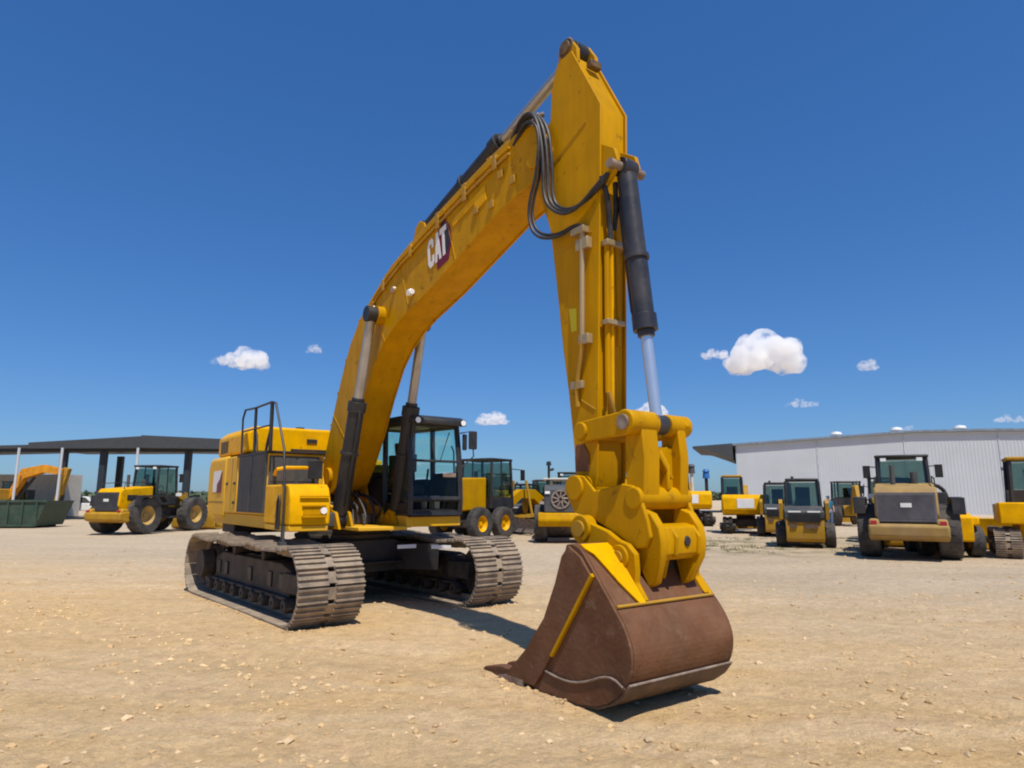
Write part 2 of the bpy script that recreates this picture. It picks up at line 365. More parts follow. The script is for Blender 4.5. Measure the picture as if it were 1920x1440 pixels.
# ------------------------------------------------------------------ the big excavator (x forward, y its left, z up)
EXC = thing('excavator', 'large yellow crawler excavator with raised boom and brown bucket resting on sand', 'excavator', (-2.94, 11.88, 0), R(-53.5))
TY = Matrix.Rotation(R(3.55), 4, 'Z')                       # undercarriage turned slightly against the house
def track_loop(L, r, zc, n, sag=0.05):
    pts = []
    per = 4*L + 2*math.pi*r; m = 2000
    raw = []
    for i in range(m):
        s = per*i/m
        if s < 2*L: p = (-L + s, zc - r, 1, 0)
        elif s < 2*L + math.pi*r:
            t = (s-2*L)/r; p = (L + r*math.sin(t), zc - r*math.cos(t), math.cos(t), math.sin(t))
        elif s < 4*L + math.pi*r:
            q = s-2*L-math.pi*r; k = q/(2*L); x = L - q; dz = -sag*abs(math.sin(k*math.pi*3)); p = (x, zc + r + dz, -1, 0)
        else:
            t = (s-4*L-math.pi*r)/r; p = (-L - r*math.sin(t), zc + r*math.cos(t), -math.cos(t), -math.sin(t))
        raw.append(p)
    return [raw[int(m*i/n)] for i in range(n)], per/n
def make_track(parent, yc, wd, L=2.28, r=0.485, zc=0.515, n=56, M=TY, shoem=SHOE, framem=FRAME, rollers=9, out=-1, rfront=True):
    mb = MB(); loop, pitch = track_loop(L, r, zc, n)
    h = wd/2; hp = pitch*0.485
    for x, z, dx, dz in loop:
        nx_, nz_ = dz, -dx                                    # outward
        def place(b):
            vv = []
            for v in b.v:
                a, y, o = v; vv.append((x + dx*a + nx_*o, yc + y, z + dz*a + nz_*o))
            mb.add(vv, b.f)
        b = MB(); b.box(-hp, hp, -h, -0.05, -0.004, 0.022); b.box(-hp, hp, 0.05, h, -0.004, 0.022); b.box(-hp*0.7, hp*0.8, -0.05, 0.05, -0.006, 0.02)
        for a in (-hp*0.88, 0.0, hp*0.80):
            b.box(a-0.011, a+0.011, -h, -0.055, 0.0, 0.05); b.box(a-0.011, a+0.011, 0.055, h, 0.0, 0.05)
        for s in (-1, 1):                                     # chain links inside
            b.box(-hp*1.1, hp*1.1, s*0.10-0.025, s*0.10+0.025, -0.10, 0.0)
        place(b)
    tr = mb.xf(M).build('crawler_track', shoem, parent)
    k = r/0.485
    f = MB()
    w2 = 0.19
    f.prism([(-L*0.78, zc-0.20*k), (L*0.80, zc-0.20*k), (L*0.80, zc+0.16*k), (L*0.62, zc+0.24*k), (-L*0.62, zc+0.24*k), (-L*0.80, zc+0.14*k)], yc-w2, yc+w2)
    f.box(L*0.72, L*0.99, yc-w2-0.05, yc+w2+0.05, zc-0.13*k, zc+0.13*k)
    for s in (-1, 1):
        f.box(-L*0.85, L*0.82, yc+s*(w2+0.035)-0.035, yc+s*(w2+0.035)+0.035, zc-0.235*k, zc-0.19*k)     # ledge
        f.cyl((-L, yc+s*0.13, zc), (-L, yc+s*0.34, zc), 0.24*k)
    f.xf(M).build('track_frame', framem, tr, bevel=0.012)
    pl = MB()
    for xx in (-0.68, -0.50, 0.05, 0.45, 0.66):
        for s in (-1, 1): pl.box(L*xx-0.075*k, L*xx+0.075*k, yc+s*(w2+0.012)-0.012, yc+s*(w2+0.012)+0.012, zc-0.11*k, zc+0.10*k)
    pl.xf(M).build('cover_plate', BLK, tr, bevel=0.008)
    for i in range(rollers):
        x = -L*0.80 + 1.62*L*i/(rollers-1); y = yc
        rr = MB(); rr.lathe([(0.03, -w2-0.11), (0.085*k, -w2-0.11), (0.10*k, -w2-0.08), (0.105*k, -w2+0.03), (0.07*k, -w2+0.05), (0.07*k, w2-0.05), (0.105*k, w2-0.03), (0.10*k, w2+0.08), (0.085*k, w2+0.11), (0.03, w2+0.11)], 16, (x, y, 0.215*k))
        rr.xf(M).build('track_roller', framem, tr)
    for x in (-L*0.33, L*0.30):
        rr = MB(); rr.cyl((x, yc-w2-0.02, zc+r-0.17*k), (x, yc+w2+0.02, zc+r-0.17*k), 0.07*k); rr.box(x-0.05, x+0.05, yc-0.06, yc+0.06, zc+0.2*k, zc+r-0.2*k)
        rr.xf(M).build('carrier_roller', framem, tr)
    wi = MB(); wi.lathe([(0.05, -0.12), (0.15*k, -0.12), (0.18*k, -0.07), (0.30*k, -0.07), (0.375*k, -0.09), (0.375*k, 0.09), (0.30*k, 0.07), (0.18*k, 0.07), (0.15*k, 0.12), (0.05, 0.12)], 28, (L, yc, zc))
    wi.xf(M).build('idler_wheel', framem, tr)
    sp = MB(); sp.lathe([(0.05, -0.10), (0.30*k, -0.10), (0.33*k, -0.04), (0.36*k, -0.03), (0.36*k, 0.03), (0.33*k, 0.04), (0.30*k, 0.10), (0.05, 0.10)], 28, (-L, yc, zc))
    for i in range(21):
        t = 2*math.pi*i/21; c, s_ = math.cos(t), math.sin(t)
        sp.cyl((-L+c*0.33*k, yc, zc+s_*0.33*k), (-L+c*0.42*k, yc, zc+s_*0.42*k), 0.04*k, 0.015*k, 6)
    sp.xf(M).build('drive_sprocket', framem, tr)
    return tr
TT = TY @ Matrix.Translation((-0.05, 0, 0))
make_track(EXC, -1.41, 0.93, L=2.13, M=TT)
make_track(EXC, 1.42, 0.93, L=2.13, M=TT)
# carbody between the tracks
b = MB()
b.prismx([(-0.92, 0.62), (-0.55, 0.48), (0.55, 0.48), (0.92, 0.62), (0.92, 0.86), (0.5, 1.0), (-0.5, 1.0), (-0.92, 0.86)], -0.85, 0.85)
for s in (-1, 1):
    for e in (-1, 1):
        b.prismz([(e*0.55, s*0.35), (e*1.55, s*0.95), (e*1.15, s*1.02), (e*0.2, s*0.75)], 0.50, 0.93)
    b.box(-0.15, 0.15, s*0.5-0.06, s*0.5+0.06, 0.30, 0.5)
b.box(-1.25, 1.25, -1.18, -0.93, 0.52, 0.80); b.box(-1.25, 1.25, 0.93, 1.18, 0.52, 0.80)
b.box(0.8, 1.0, -1.0, 1.0, 0.62, 0.66)
b.xf(TY).build('carbody', BLK, EXC, bevel=0.015)
b = MB(); b.cyl((0,0,0.95), (0,0,1.16), 0.78, seg=48); b.cyl((0,0,1.03), (0,0,1.09), 0.84, seg=48); b.build('swing_bearing', FRAME, EXC, bevel=0.01)
for x0, y0, a in ((1.30, 0.55, 0.0), (1.75, 0.93, -0.9)):
    b = MB(); b.box(-0.015, 0.0, -0.17, 0.17, -0.03, 0.03); b.box(0.0, 0.004, -0.165, 0.165, -0.025, 0.025)
    b.xf(Matrix.Translation((x0, y0, 0.90)) @ Matrix.Rotation(a, 4, 'Z')).build('reflective_strip', WHITE, EXC)

# ---- upper house
YELH = mat('yellow_paint_house', (0.74, 0.40, 0.015), 0.45, var=0.08, dust=(0.50, 0.33, 0.12), dustamt=0.5, dscale=1.5, spec=0.12)  # brighter, paler yellow of the house panels
b = MB(); b.box(-3.4, 0.30, -1.42, 1.42, 1.20, 1.40); b.box(0.3, 1.50, 0.42, 1.45, 1.22, 1.40)
b.box(0.25, 1.55, -0.42, 0.42, 1.18, 1.24); b.box(0.3, 1.48, -1.47, -0.88, 1.20, 1.285)
for s in (-0.40, 0.40): b.prism([(-0.9, 1.2), (0.75, 1.2), (0.62, 1.52), (0.1, 1.6), (-0.16, 2.1), (-0.52, 2.1), (-0.9, 1.5)], s-0.03, s+0.03)
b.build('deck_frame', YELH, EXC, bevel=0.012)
b = MB()
prof = [(-2.45, 1.28), (-3.30, 1.28), (-3.72, 1.40), (-3.90, 1.62), (-3.92, 2.30), (-3.78, 2.50), (-2.45, 2.50)]
b.prism(prof, -1.46, 1.46)
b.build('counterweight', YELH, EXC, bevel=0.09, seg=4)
b = MB(); b.box(-3.1, -2.2, -1.30, 1.30, 1.02, 1.25); b.build('belly_guard', FRAME, EXC, bevel=0.02)
b = MB(); b.box(-2.44, -1.60, -1.455, 1.44, 1.405, 2.46); b.box(-1.60, 0.20, -1.44, -0.50, 1.405, 2.42); b.box(-1.60, -0.26, 0.46, 1.42, 1.405, 2.30)
b.box(-1.60, -0.72, -0.50, 0.46, 1.405, 2.30)
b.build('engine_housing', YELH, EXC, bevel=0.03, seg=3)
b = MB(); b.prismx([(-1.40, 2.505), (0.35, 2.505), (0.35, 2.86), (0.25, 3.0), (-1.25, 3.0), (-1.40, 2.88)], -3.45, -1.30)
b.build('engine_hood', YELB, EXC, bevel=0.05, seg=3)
b = MB()
for i in range(5): b.box(-3.2+i*0.12, -3.14+i*0.12, -1.41, -1.395, 2.56, 2.80)
b.cyl((-2.9, 0.1, 2.98), (-2.9, 0.1, 3.18), 0.09)
b.build('exhaust_grille', BLK, EXC)
b = MB(); b.box(-1.302, -1.285, -0.60, 0.2, 2.56, 2.60); b.box(-1.302, -1.28, -0.30, -0.1, 2.72, 2.80); b.build('hood_latch', BLK, EXC)
b = MB(); b.box(-1.50, 0.16, -1.462, -1.441, 1.44, 2.42)
for i in range(22):
    z = 1.50 + i*0.041; b.box(-1.44, 0.10, -1.475, -1.460, z, z+0.02)
b.box(-0.70, -0.66, -1.482, -1.455, 1.46, 2.40)
b.build('louvered_side_panel', GREY, EXC)
b = MB(); b.box(0.203, 0.222, -1.43, -0.60, 1.46, 2.37); b.box(0.22, 0.23, -1.40, -1.0, 1.95, 2.34); b.box(0.22, 0.23, -0.95, -0.64, 1.95, 2.34)
b.build('dark_front_panel', GREY, EXC, bevel=0.006)
b = MB(); b.box(-1.62, 0.27, -1.48, -0.5, 2.423, 2.45); b.build('walkway_plate', BLK, EXC)
b = MB(); b.tube([(0.24, -1.34, 2.06), (0.40, -1.36, 2.17), (0.42, -0.74, 2.18), (0.25, -0.70, 2.10)], 0.030, smooth=1); b.build('grab_bar', YELB, EXC)
b = MB(); b.box(0.43, 0.46, -0.86, -0.62, 2.0, 2.30); b.tube([(0.25, -0.6, 2.35), (0.42, -0.66, 2.30)], 0.012); b.build('side_mirror', BLK, EXC, bevel=0.01)
# pale-and-dark model plate on the rear flank
b = MB(); b.box(-3.40, -2.75, -1.466, -1.461, 1.80, 2.22); b.build('flank_decal', WHITE, EXC)
b = MB(); b.prism([(-3.05, 1.78), (-2.70, 1.78), (-2.70, 2.22), (-2.85, 2.05), (-3.05, 1.95)], -1.472, -1.467); b.build('flank_decal_stripe', DRED, EXC)
b = MB()
for r_ in (-1.98, -1.66): b.box(r_-0.006, r_+0.006, -1.459, -1.4555, 1.46, 2.42)
b.box(-3.70, -2.47, -1.464, -1.4605, 1.60, 1.612)
b.build('door_seam', FRAME, EXC)
for r_, z_ in ((-1.75, 1.95), (-1.75, 1.60), (-2.30, 1.95)):
    b = MB(); b.box(r_-0.05, r_+0.05, -1.475, -1.456, z_-0.025, z_+0.025); b.build('door_latch', BLK, EXC, bevel=0.005)
# toolbox with steps
b = MB(); b.prism([(0.24, 1.29), (1.50, 1.29), (1.50, 1.66), (1.42, 1.84), (1.34, 1.89), (0.24, 1.89)], -1.475, -0.86)
tb = b.build('toolbox', YELB, EXC, bevel=0.03, seg=3)
b = MB(); b.box(1.501, 1.54, -1.34, -0.90, 1.70, 1.72); b.box(1.501, 1.53, -1.30, -0.94, 1.56, 1.585); b.box(1.501, 1.56, -1.30, -0.94, 1.40, 1.43); b.box(1.50, 1.507, -1.28, -0.96, 1.44, 1.55); b.build('step', YEL, tb, bevel=0.006)
b = MB(); b.lathe([(0.0, 0.0), (0.05, 0.0), (0.05, 0.02), (0.0, 0.02)], 16); b.xf(Matrix.Translation((1.505, -0.97, 1.50)) @ Matrix.Rotation(R(-90), 4, 'Z')).build('work_light', LAMP, tb)
b = MB(); b.box(0.35, 1.25, -1.2, -0.95, 1.892, 1.90); b.build('anti_slip_plate', YEL, tb)
# low handrail loops in front of the toolbox
b = MB()
b.tube([(1.10, -1.50, 1.22), (1.10, -1.50, 1.62), (1.05, -1.50, 1.72), (0.98, -1.50, 1.62), (0.98, -1.50, 1.22)], 0.018)
b.tube([(1.30, -1.50, 1.10), (1.30, -1.50, 1.80), (1.10, -1.48, 2.42), (0.52, -1.47, 3.20), (0.30, -1.47, 3.24), (-0.62, -1.47, 3.24), (-1.28, -1.47, 3.27), (-1.42, -1.47, 3.12), (-1.36, -1.47, 2.45)], 0.019)
b.tube([(-0.60, -1.47, 3.24), (-0.55, -1.47, 2.45)], 0.026); b.tube([(-0.36, -1.47, 2.45), (-0.45, -1.47, 2.75), (-0.56, -1.47, 2.85)], 0.016)
b.tube([(0.32, -1.47, 3.24), (0.36, -1.47, 2.44)], 0.032); b.tube([(0.12, -1.47, 2.44), (0.20, -1.47, 2.62), (0.33, -1.47, 2.80)], 0.022)
b.tube([(-1.38, -1.47, 2.88), (0.34, -1.47, 2.86)], 0.015)
b.build('handrail', BLK, EXC)
b = MB(); b.box(1.22, 1.34, -1.545, -1.44, 1.0, 1.05); b.tube([(1.25, -1.49, 1.05), (1.25, -1.49, 1.28)], 0.02); b.tube([(1.31, -1.49, 1.05), (1.31, -1.49, 1.28)], 0.02); b.build('boarding_step', GREY, EXC)
# machinery between boom and cab
b = MB(); b.cyl((-0.5, 0.0, 1.25), (-0.5, 0.0, 1.75), 0.22); b.cyl((-0.1, -0.25, 1.25), (-0.1, -0.25, 1.62), 0.13); b.cyl((0.5, 0.15, 1.25), (0.5, 0.15, 1.42), 0.15)
b.box(-0.6, 0.1, -0.85, -0.45, 1.29, 1.9); b.box(0.75, 1.1, -0.80, -0.62, 1.24, 1.46)
b.build('swing_motor', GREY, EXC, bevel=0.015)
b = MB(); rnd = random.Random(4)
for i in range(7):
    y = -0.34 + i*0.105
    b.tube([(0.95-0.5*rnd.random(), y, 1.26), (0.85-0.3*rnd.random(), y+0.05, 1.40+0.2*rnd.random()), (0.45, y*0.8, 1.60+0.2*rnd.random()), (0.2, y*0.7, 1.7), (-0.3, y*0.5, 2.1)], 0.022, smooth=2)
for i in range(4): b.tube([(-0.55, -0.55+0.09*i, 2.3), (-0.62, -0.5+0.08*i, 2.45), (-0.55, -0.3+0.06*i, 2.50), (-0.42, -0.22+0.06*i, 2.45), (-0.30, -0.18+0.05*i, 2.50)], 0.022, smooth=2)
b.build('hydraulic_hose', HOSE, EXC)
# cylinder foot brackets
for s in (-1, 1):
    b = MB()
    for o in (-0.11, 0.11): b.prism([(0.62, 1.2), (1.28, 1.2), (1.12, 1.46), (0.95, 1.50), (0.80, 1.42)], s*0.5+o-0.025, s*0.5+o+0.025)
    b.cyl((0.96, s*0.5-0.17, 1.36), (0.96, s*0.5+0.17, 1.36), 0.055)
    b.build('cylinder_bracket', YEL, EXC, bevel=0.01)

# ---- cab
CX0, CX1, CY0, CY1, CZ0, CZ1 = -0.20, 1.55, 0.46, 1.41, 1.42, 3.07
cf = MB()
def bar(p, q, t=0.04): cf.tube([p, q], t, seg=6)
side = [(CX0, CZ0), (CX1-0.02, CZ0), (CX1, CZ0+0.25), (CX1-0.05, 2.30), (CX1-0.16, 2.92), (CX0, 2.96)]
for y in (CY0, CY1):
    for a, c in zip(side, side[1:]+side[:1]): bar((a[0], y, a[1]), (c[0], y, c[1]), 0.048)
    bar((0.62, y, CZ0), (0.55, y, 2.96), 0.05)
    cf.box(CX0, 0.6, y-0.02, y+0.02, CZ0, 2.02); cf.box(0.6, CX1-0.04, y-0.02, y+0.02, CZ0, 2.12 if y > 1 else 1.6)
for a in side: bar((a[0], CY0, a[1]), (a[0], CY1, a[1]), 0.022 if a[1] == 2.30 else 0.045)
cf.box(CX0, CX1-0.03, CY0, CY1, CZ0-0.02, CZ0+0.07)
cf.box(CX0-0.02, CX0+0.03, CY0, CY1, CZ0, 2.15)
cab = cf.build('cab', BLK, EXC)
b = MB(); b.prism([(CX0-0.03, 2.96), (CX1-0.10, 2.92), (CX1+0.10, 2.90), (CX1+0.10, 2.99), (CX1-0.05, 3.06), (CX0+0.05, 3.08), (CX0-0.03, 3.04)], CY0-0.05, CY1+0.05)
b.build('cab_roof', BLK, cab, bevel=0.025)
def pane(name, quad, m, t=0.006):
    n_ = (Vector(quad[1])-Vector(quad[0])).cross(Vector(quad[2])-Vector(quad[0])).normalized()*t
    q = MB(); q.add([Vector(v) for v in quad] + [Vector(v)+n_ for v in quad], [(0,1,2,3),(7,6,5,4),(0,4,5,1),(1,5,6,2),(2,6,7,3),(3,7,4,0)]); return q.build(name, m, cab)
pane('windscreen', [(CX1-0.05, CY0+0.03, 2.26), (CX1-0.05, CY1-0.03, 2.26), (CX1-0.165, CY1-0.05, 2.90), (CX1-0.165, CY0+0.05, 2.90)], GLASS)
pane('lower_windscreen', [(CX1-0.0, CY0+0.05, CZ0+0.28), (CX1-0.0, CY1-0.05, CZ0+0.28), (CX1-0.05, CY1-0.05, 2.24), (CX1-0.05, CY0+0.05, 2.24)], GLASSD)
for y in (CY0+0.01, CY1-0.01):
    pane('side_window', [(0.66, y, 2.14 if y > 1 else 1.62), (CX1-0.06, y, 2.14 if y > 1 else 1.62), (CX1-0.20, y, 2.88), (0.60, y, 2.88)], GLASS)
    pane('rear_side_window', [(CX0+0.06, y, 2.06), (0.56, y, 2.06), (0.52, y, 2.90), (CX0+0.05, y, 2.90)], GLASS)
pane('rear_window', [(CX0, CY0+0.06, 2.2), (CX0, CY1-0.06, 2.2), (CX0, CY1-0.06, 2.9), (CX0, CY0+0.06, 2.9)], GLASS)
b = MB(); b.box(0.25, 0.75, 0.72, 1.16, 1.75, 1.90); b.prism([(0.25, 1.88), (0.40, 1.88), (0.30, 2.45), (0.18, 2.45)], 0.70, 1.18); b.prism([(0.20, 2.47), (0.30, 2.47), (0.26, 2.68), (0.16, 2.68)], 0.82, 1.06)
b.box(0.3, 0.7, 0.60, 0.70, 1.9, 2.02); b.box(0.3, 0.7, 1.18, 1.28, 1.9, 2.02); b.box(0.3, 0.7, 0.75, 1.1, 1.48, 1.75)
b.build('operator_seat', SEAT, cab, bevel=0.03)
b = MB(); b.box(1.0, 1.2, 0.52, 0.62, 1.5, 2.25); b.box(1.16, 1.22, 0.50, 0.74, 2.12, 2.42); b.cyl((0.7, 0.65, 2.0), (0.74, 0.65, 2.2), 0.02); b.cyl((0.7, 1.23, 2.0), (0.74, 1.23, 2.2), 0.02)
b.box(1.2, 1.4, 0.75, 0.85, 1.5, 1.72); b.box(1.2, 1.4, 1.0, 1.1, 1.5, 1.72)
b.build('control_console', GREY, cab, bevel=0.01)
b = MB(); b.tube([(CX1-0.02, 0.92, 2.26), (CX1-0.10, 0.86, 2.86)], 0.012); b.tube([(CX1-0.0, 1.0, 2.30), (CX1-0.08, 1.22, 2.80)], 0.008); b.build('wiper', BLK, cab)
b = MB(); b.box(CX1+0.0, CX1+0.03, 1.05, 1.30, 2.03, 2.10); b.build('grab_handle', WORN, cab, bevel=0.006)
for y in (0.50, 1.38):
    b = MB(); b.cyl((CX1+0.02, y, 2.955), (CX1+0.12, y, 2.955), 0.055, 0.06); b.build('lamp_housing', BLK, cab)
    b = MB(); b.cyl((CX1+0.121, y, 2.955), (CX1+0.127, y, 2.955), 0.048); b.build('work_light', LAMP, cab)
b = MB(); b.tube([(CX1-0.1, CY1+0.04, 2.80), (CX1+0.02, 1.62, 2.84), (CX1+0.02, 1.66, 2.40), (CX1-0.03, CY1+0.03, 2.2)], 0.012); b.build('mirror_arm', BLK, cab)
b = MB(); b.box(CX1+0.01, CX1+0.05, 1.55, 1.72, 2.52, 2.84); b.build('mirror', BLK, cab, bevel=0.02)
b = MB(); b.box(CX1-0.02, CX1+0.02, 1.44, 1.53, 2.50, 2.78); b.build('mirror', BLK, cab, bevel=0.02)
b = MB(); b.tube([(1.2, CY1+0.06, 1.6), (1.2, CY1+0.10, 1.7), (1.15, CY1+0.10, 2.5), (1.15, CY1+0.05, 2.6)], 0.014); b.build('door_handle', BLK, cab)
b = MB(); b.cyl((0.2, 0.7, 3.08), (0.2, 0.7, 3.32), 0.012); b.cyl((0.0, 1.2, 3.08), (0.0, 1.2, 3.14), 0.07); b.build('antenna', BLK, cab)

# ---- boom
BOOM = [(-0.40, 2.35), (-0.44, 2.02), (-0.28, 1.80), (0.02, 1.76), (0.30, 1.92), (0.62, 2.30), (0.95, 2.78), (1.24, 3.30), (1.58, 3.80), (1.90, 4.08), (2.24, 4.27), (2.60, 4.40), (3.46, 4.63), (4.50, 4.98), (5.00, 5.15),
        (5.45, 5.24), (5.85, 5.30), (6.00, 5.42), (6.02, 5.60), (5.92, 5.82), (5.70, 6.00), (5.40, 6.03), (4.72, 5.93), (3.42, 5.65), (2.12, 5.33), (1.40, 4.96), (0.93, 4.68), (0.58, 4.32), (0.36, 3.98), (0.06, 3.40), (-0.15, 2.95)]
def inset(prof, d):
    n = len(prof); a = sum(prof[i][0]*prof[(i+1)%n][1]-prof[(i+1)%n][0]*prof[i][1] for i in range(n)); sg = 1 if a > 0 else -1; out = []
    for i in range(n):
        p = Vector(prof[i]); e1 = (p-Vector(prof[i-1])).normalized(); e2 = (Vector(prof[(i+1)%n])-p).normalized()
        n1 = Vector((-e1.y, e1.x))*sg; n2 = Vector((-e2.y, e2.x))*sg; m_ = (n1+n2); m_ = m_.normalized()/max(0.5, m_.normalized().dot(n1)); out.append(tuple(p+m_*d))
    return out
b = MB(); b.prism(inset(BOOM, 0.022), -0.255, 0.255); b.prism(BOOM, -0.28, -0.256); b.prism(BOOM, 0.256, 0.28)
b.cyl((1.83, -0.40, 4.55), (1.83, 0.40, 4.55), 0.15, seg=28); b.cyl((-0.12, -0.34, 2.04), (-0.12, 0.34, 2.04), 0.17, seg=28)
b.cyl((5.80, -0.33, 5.55), (5.80, 0.33, 5.55), 0.14, seg=28)
for y in (-0.12, 0.12): b.prism([(2.45, 5.30), (3.05, 5.45), (2.90, 5.80), (2.75, 5.88), (2.62, 5.80)], y-0.025, y+0.025)
boom = b.build('boom', YEL, EXC, bevel=0.008)
# weld seams of the side plates
b = MB()
for x0, z0, x1, z1 in ((1.95, 4.12, 1.42, 4.93), (4.05, 4.84, 3.72, 5.70), (2.75, 4.46, 2.35, 5.38), (0.75, 2.5, -0.05, 3.15)):
    b.tube([(x0, -0.281, z0), (x1, -0.281, z1)], 0.007, seg=6); b.tube([(x0, 0.281, z0), (x1, 0.281, z1)], 0.007, seg=6)
b.build('weld_seam', YEL, boom)
for x, z in ((2.25, 4.88), (1.55, 4.74)):
    b = MB(); b.cyl((x, -0.285, z), (x, -0.33, z), 0.06, 0.05, 14); b.build('flank_disc', PIPE, boom)  # two small pale discs on the boom flank
b = MB(); b.box(2.80, 2.88, -0.36, -0.29, 4.63, 4.72); b.cyl((2.88, -0.325, 4.675), (2.92, -0.325, 4.675), 0.045); b.build('work_light', LAMP, boom, bevel=0.01)
for k, (y, dz) in enumerate(((-0.22, 0.05), (-0.14, 0.05), (0.16, 0.05), (0.24, 0.05))):
    b = MB(); pts = [(x, y, z+dz) for x, z in ((-0.38, 2.5), (-0.15, 2.95), (0.06, 3.40), (0.36, 3.98), (0.58, 4.32), (0.93, 4.68), (1.40, 4.96), (2.12, 5.33), (3.42, 5.65), (4.72, 5.93), (5.15, 6.0))]
    b.tube(pts, 0.024, smooth=1); b.build('hydraulic_pipe', [YELD, BLK, YELD, BLK][k], boom)
for k, off in enumerate((0.10, 0.19)):
    b = MB(); pts = [(x, -0.305, z-off*0.9) for x, z in ((1.50, 4.98), (2.12, 5.30), (3.42, 5.62), (4.72, 5.90), (5.30, 5.98))]
    b.tube(pts, 0.018, smooth=1); b.build('hydraulic_pipe', [YEL, YELD][k], boom)
b = MB()
for x, z in ((1.9, 5.2), (2.7, 5.46), (3.5, 5.66), (4.2, 5.82), (4.8, 5.94), (5.2, 5.98), (0.9, 4.65), (0.4, 4.05), (0.1, 3.5), (-0.15, 2.95)):
    b.box(x-0.05, x+0.05, -0.27, 0.27, z+0.005, z+0.05)
for x, z in ((1.9, 5.05), (2.8, 5.35), (3.6, 5.52), (4.3, 5.67), (5.0, 5.82)): b.box(x-0.04, x+0.04, -0.33, -0.281, z-0.10, z+0.09)
for x, z in ((4.55, 5.35), (4.9, 5.30), (5.1, 5.62), (5.35, 5.45)): b.box(x-0.05, x+0.05, -0.31, -0.281, z-0.05, z+0.05)
b.build('pipe_clamp', YELD, boom, bevel=0.006)
# raised guide plates near the boom tip
b = MB(); b.prism([(3.95, 5.42), (4.75, 5.62), (4.78, 5.42), (4.55, 5.34), (4.5, 5.47), (3.98, 5.33)], -0.292, -0.281); b.build('guide_plate', YELB, boom)
# CAT logo on the boom flank
def logo(parent, ox, oz, ang, sc_, y):
    Mx = Matrix.Translation((ox, y, oz)) @ Matrix.Rotation(-ang, 4, 'Y') @ Matrix.Scale(sc_, 4)
    def P(pr, d0, d1, m, nm):
        q = MB(); q.prism(pr, d0, d1); return q
    hx = MB(); hx.prism([(0.42, -0.22), (0.98, -0.22), (1.22, 0.20), (1.22, 0.62), (0.98, 1.12), (0.80, 1.12), (0.42, 0.40)], -0.004, 0.0)
    hx.xf(Mx).build('logo_hexagon', DRED, parent)
    hb = MB(); hb.prism([(0.86, 0.02), (1.00, 0.02), (1.12, 0.24), (1.12, 0.62), (0.95, 0.98), (0.86, 0.98)], -0.008, -0.005); hb.xf(Mx).build('logo_block', BLK, parent)
    L = MB()
    S = [[(0, .15), (.10, 0), (.25, 0), (.33, .10), (.33, .30), (.23, .30), (.23, .16), (.12, .16), (.12, .64), (.23, .64), (.23, .52), (.33, .52), (.33, .70), (.25, .80), (.10, .80), (0, .65)],
         [(.36, 0), (.46, 0), (.49, .18), (.49+.06, .18), (.58, 0), (.68, 0), (.58, .80), (.46, .80)],
         [(.76, 0), (.88, 0), (.88, .64), (.99, .64), (.99, .80), (.65, .80), (.65, .64), (.76, .64)]]
    for s_ in S: L.prism([(x+z*0.10, z) for x, z in s_], -0.015, -0.009)
    L.xf(Mx).build('logo_lettering', WHITE, parent)
logo(boom, 3.33, 4.89, R(13), 0.54, -0.283)

def cylinder(name, base, tip, f, rb, rr, mbar, mrod, parent=EXC, gland=True):
    base = Vector(base); tip = Vector(tip); d = (tip-base).normalized(); e = base + d*((tip-base).length*f)
    q = MB(); q.cyl(base+d*0.08, e, rb, seg=24); q.cyl(base-Vector((0,rb*0.9,0)), base+Vector((0,rb*0.9,0)), rb*1.0, seg=20)
    if gland: q.cyl(e-d*0.16, e+d*0.0, rb*1.18, seg=24); q.cyl(e, e+d*0.06, rb*0.8, seg=24)
    q.cyl(base+d*((e-base).length*0.55), base+d*((e-base).length*0.55+0.05), rb*1.2, seg=24)
    up = Vector((d.z, 0, -d.x))*(rb+0.035)
    q.tube([base+d*0.25+up*0.8, base+d*0.30+up, e-d*0.25+up, e-d*0.12+up*0.8], 0.022)
    c = q.build(name, mbar, parent, bevel=0.004)
    q = MB(); q.cyl(e, tip-d*0.05, rr, seg=24); q.build('piston_rod', mrod, c)
    q = MB(); q.cyl(tip-Vector((0,rr*1.3,0)), tip+Vector((0,rr*1.3,0)), rr*1.7, seg=22); q.build('rod_eye', mbar, c, bevel=0.004)
    return c
for s in (-1, 1): cylinder('boom_cylinder', (0.96, s*0.50, 1.36), (1.83, s*0.46, 4.55), 0.575, 0.125, 0.075, BLK, RODD)
cylinder('stick_cylinder', (2.75, 0, 5.76), (6.20, 0, 6.75), 0.57, 0.125, 0.07, BLK, RODD)

# ---- stick
STICK = [(6.09, 6.61), (6.33, 6.63), (6.765, 5.761), (6.735, 4.91), (6.695, 4.12), (6.63, 2.545), (6.60, 1.90), (6.52, 1.66), (6.32, 1.66), (6.28, 2.13), (6.205, 2.75), (6.12, 3.26), (6.02, 4.05), (5.93, 4.65), (5.76, 5.1), (5.62, 5.42), (5.62, 5.66), (5.74, 5.83), (5.95, 5.95), (5.98, 6.32)]
b = MB(); b.prism(inset(STICK, 0.03), -0.175, 0.175); b.prism(STICK, -0.20, -0.176); b.prism(STICK, 0.176, 0.20)
b.cyl((6.41, -0.25, 1.79), (6.41, 0.25, 1.79), 0.12, seg=26); b.cyl((6.56, -0.24, 2.33), (6.56, 0.24, 2.33), 0.10, seg=26)
for y in (-0.14, 0.14): b.prism([(6.06, 6.50), (6.07, 6.78), (6.15, 6.87), (6.26, 6.86), (6.38, 6.66), (6.38, 6.5)], y-0.025, y+0.025)
for y in (-0.15, 0.15): b.prism([(6.70, 5.35), (6.92, 5.20), (6.96, 5.05), (6.90, 4.93), (6.68, 4.75)], y-0.025, y+0.025)
stick = b.build('stick', YEL, EXC, bevel=0.006)
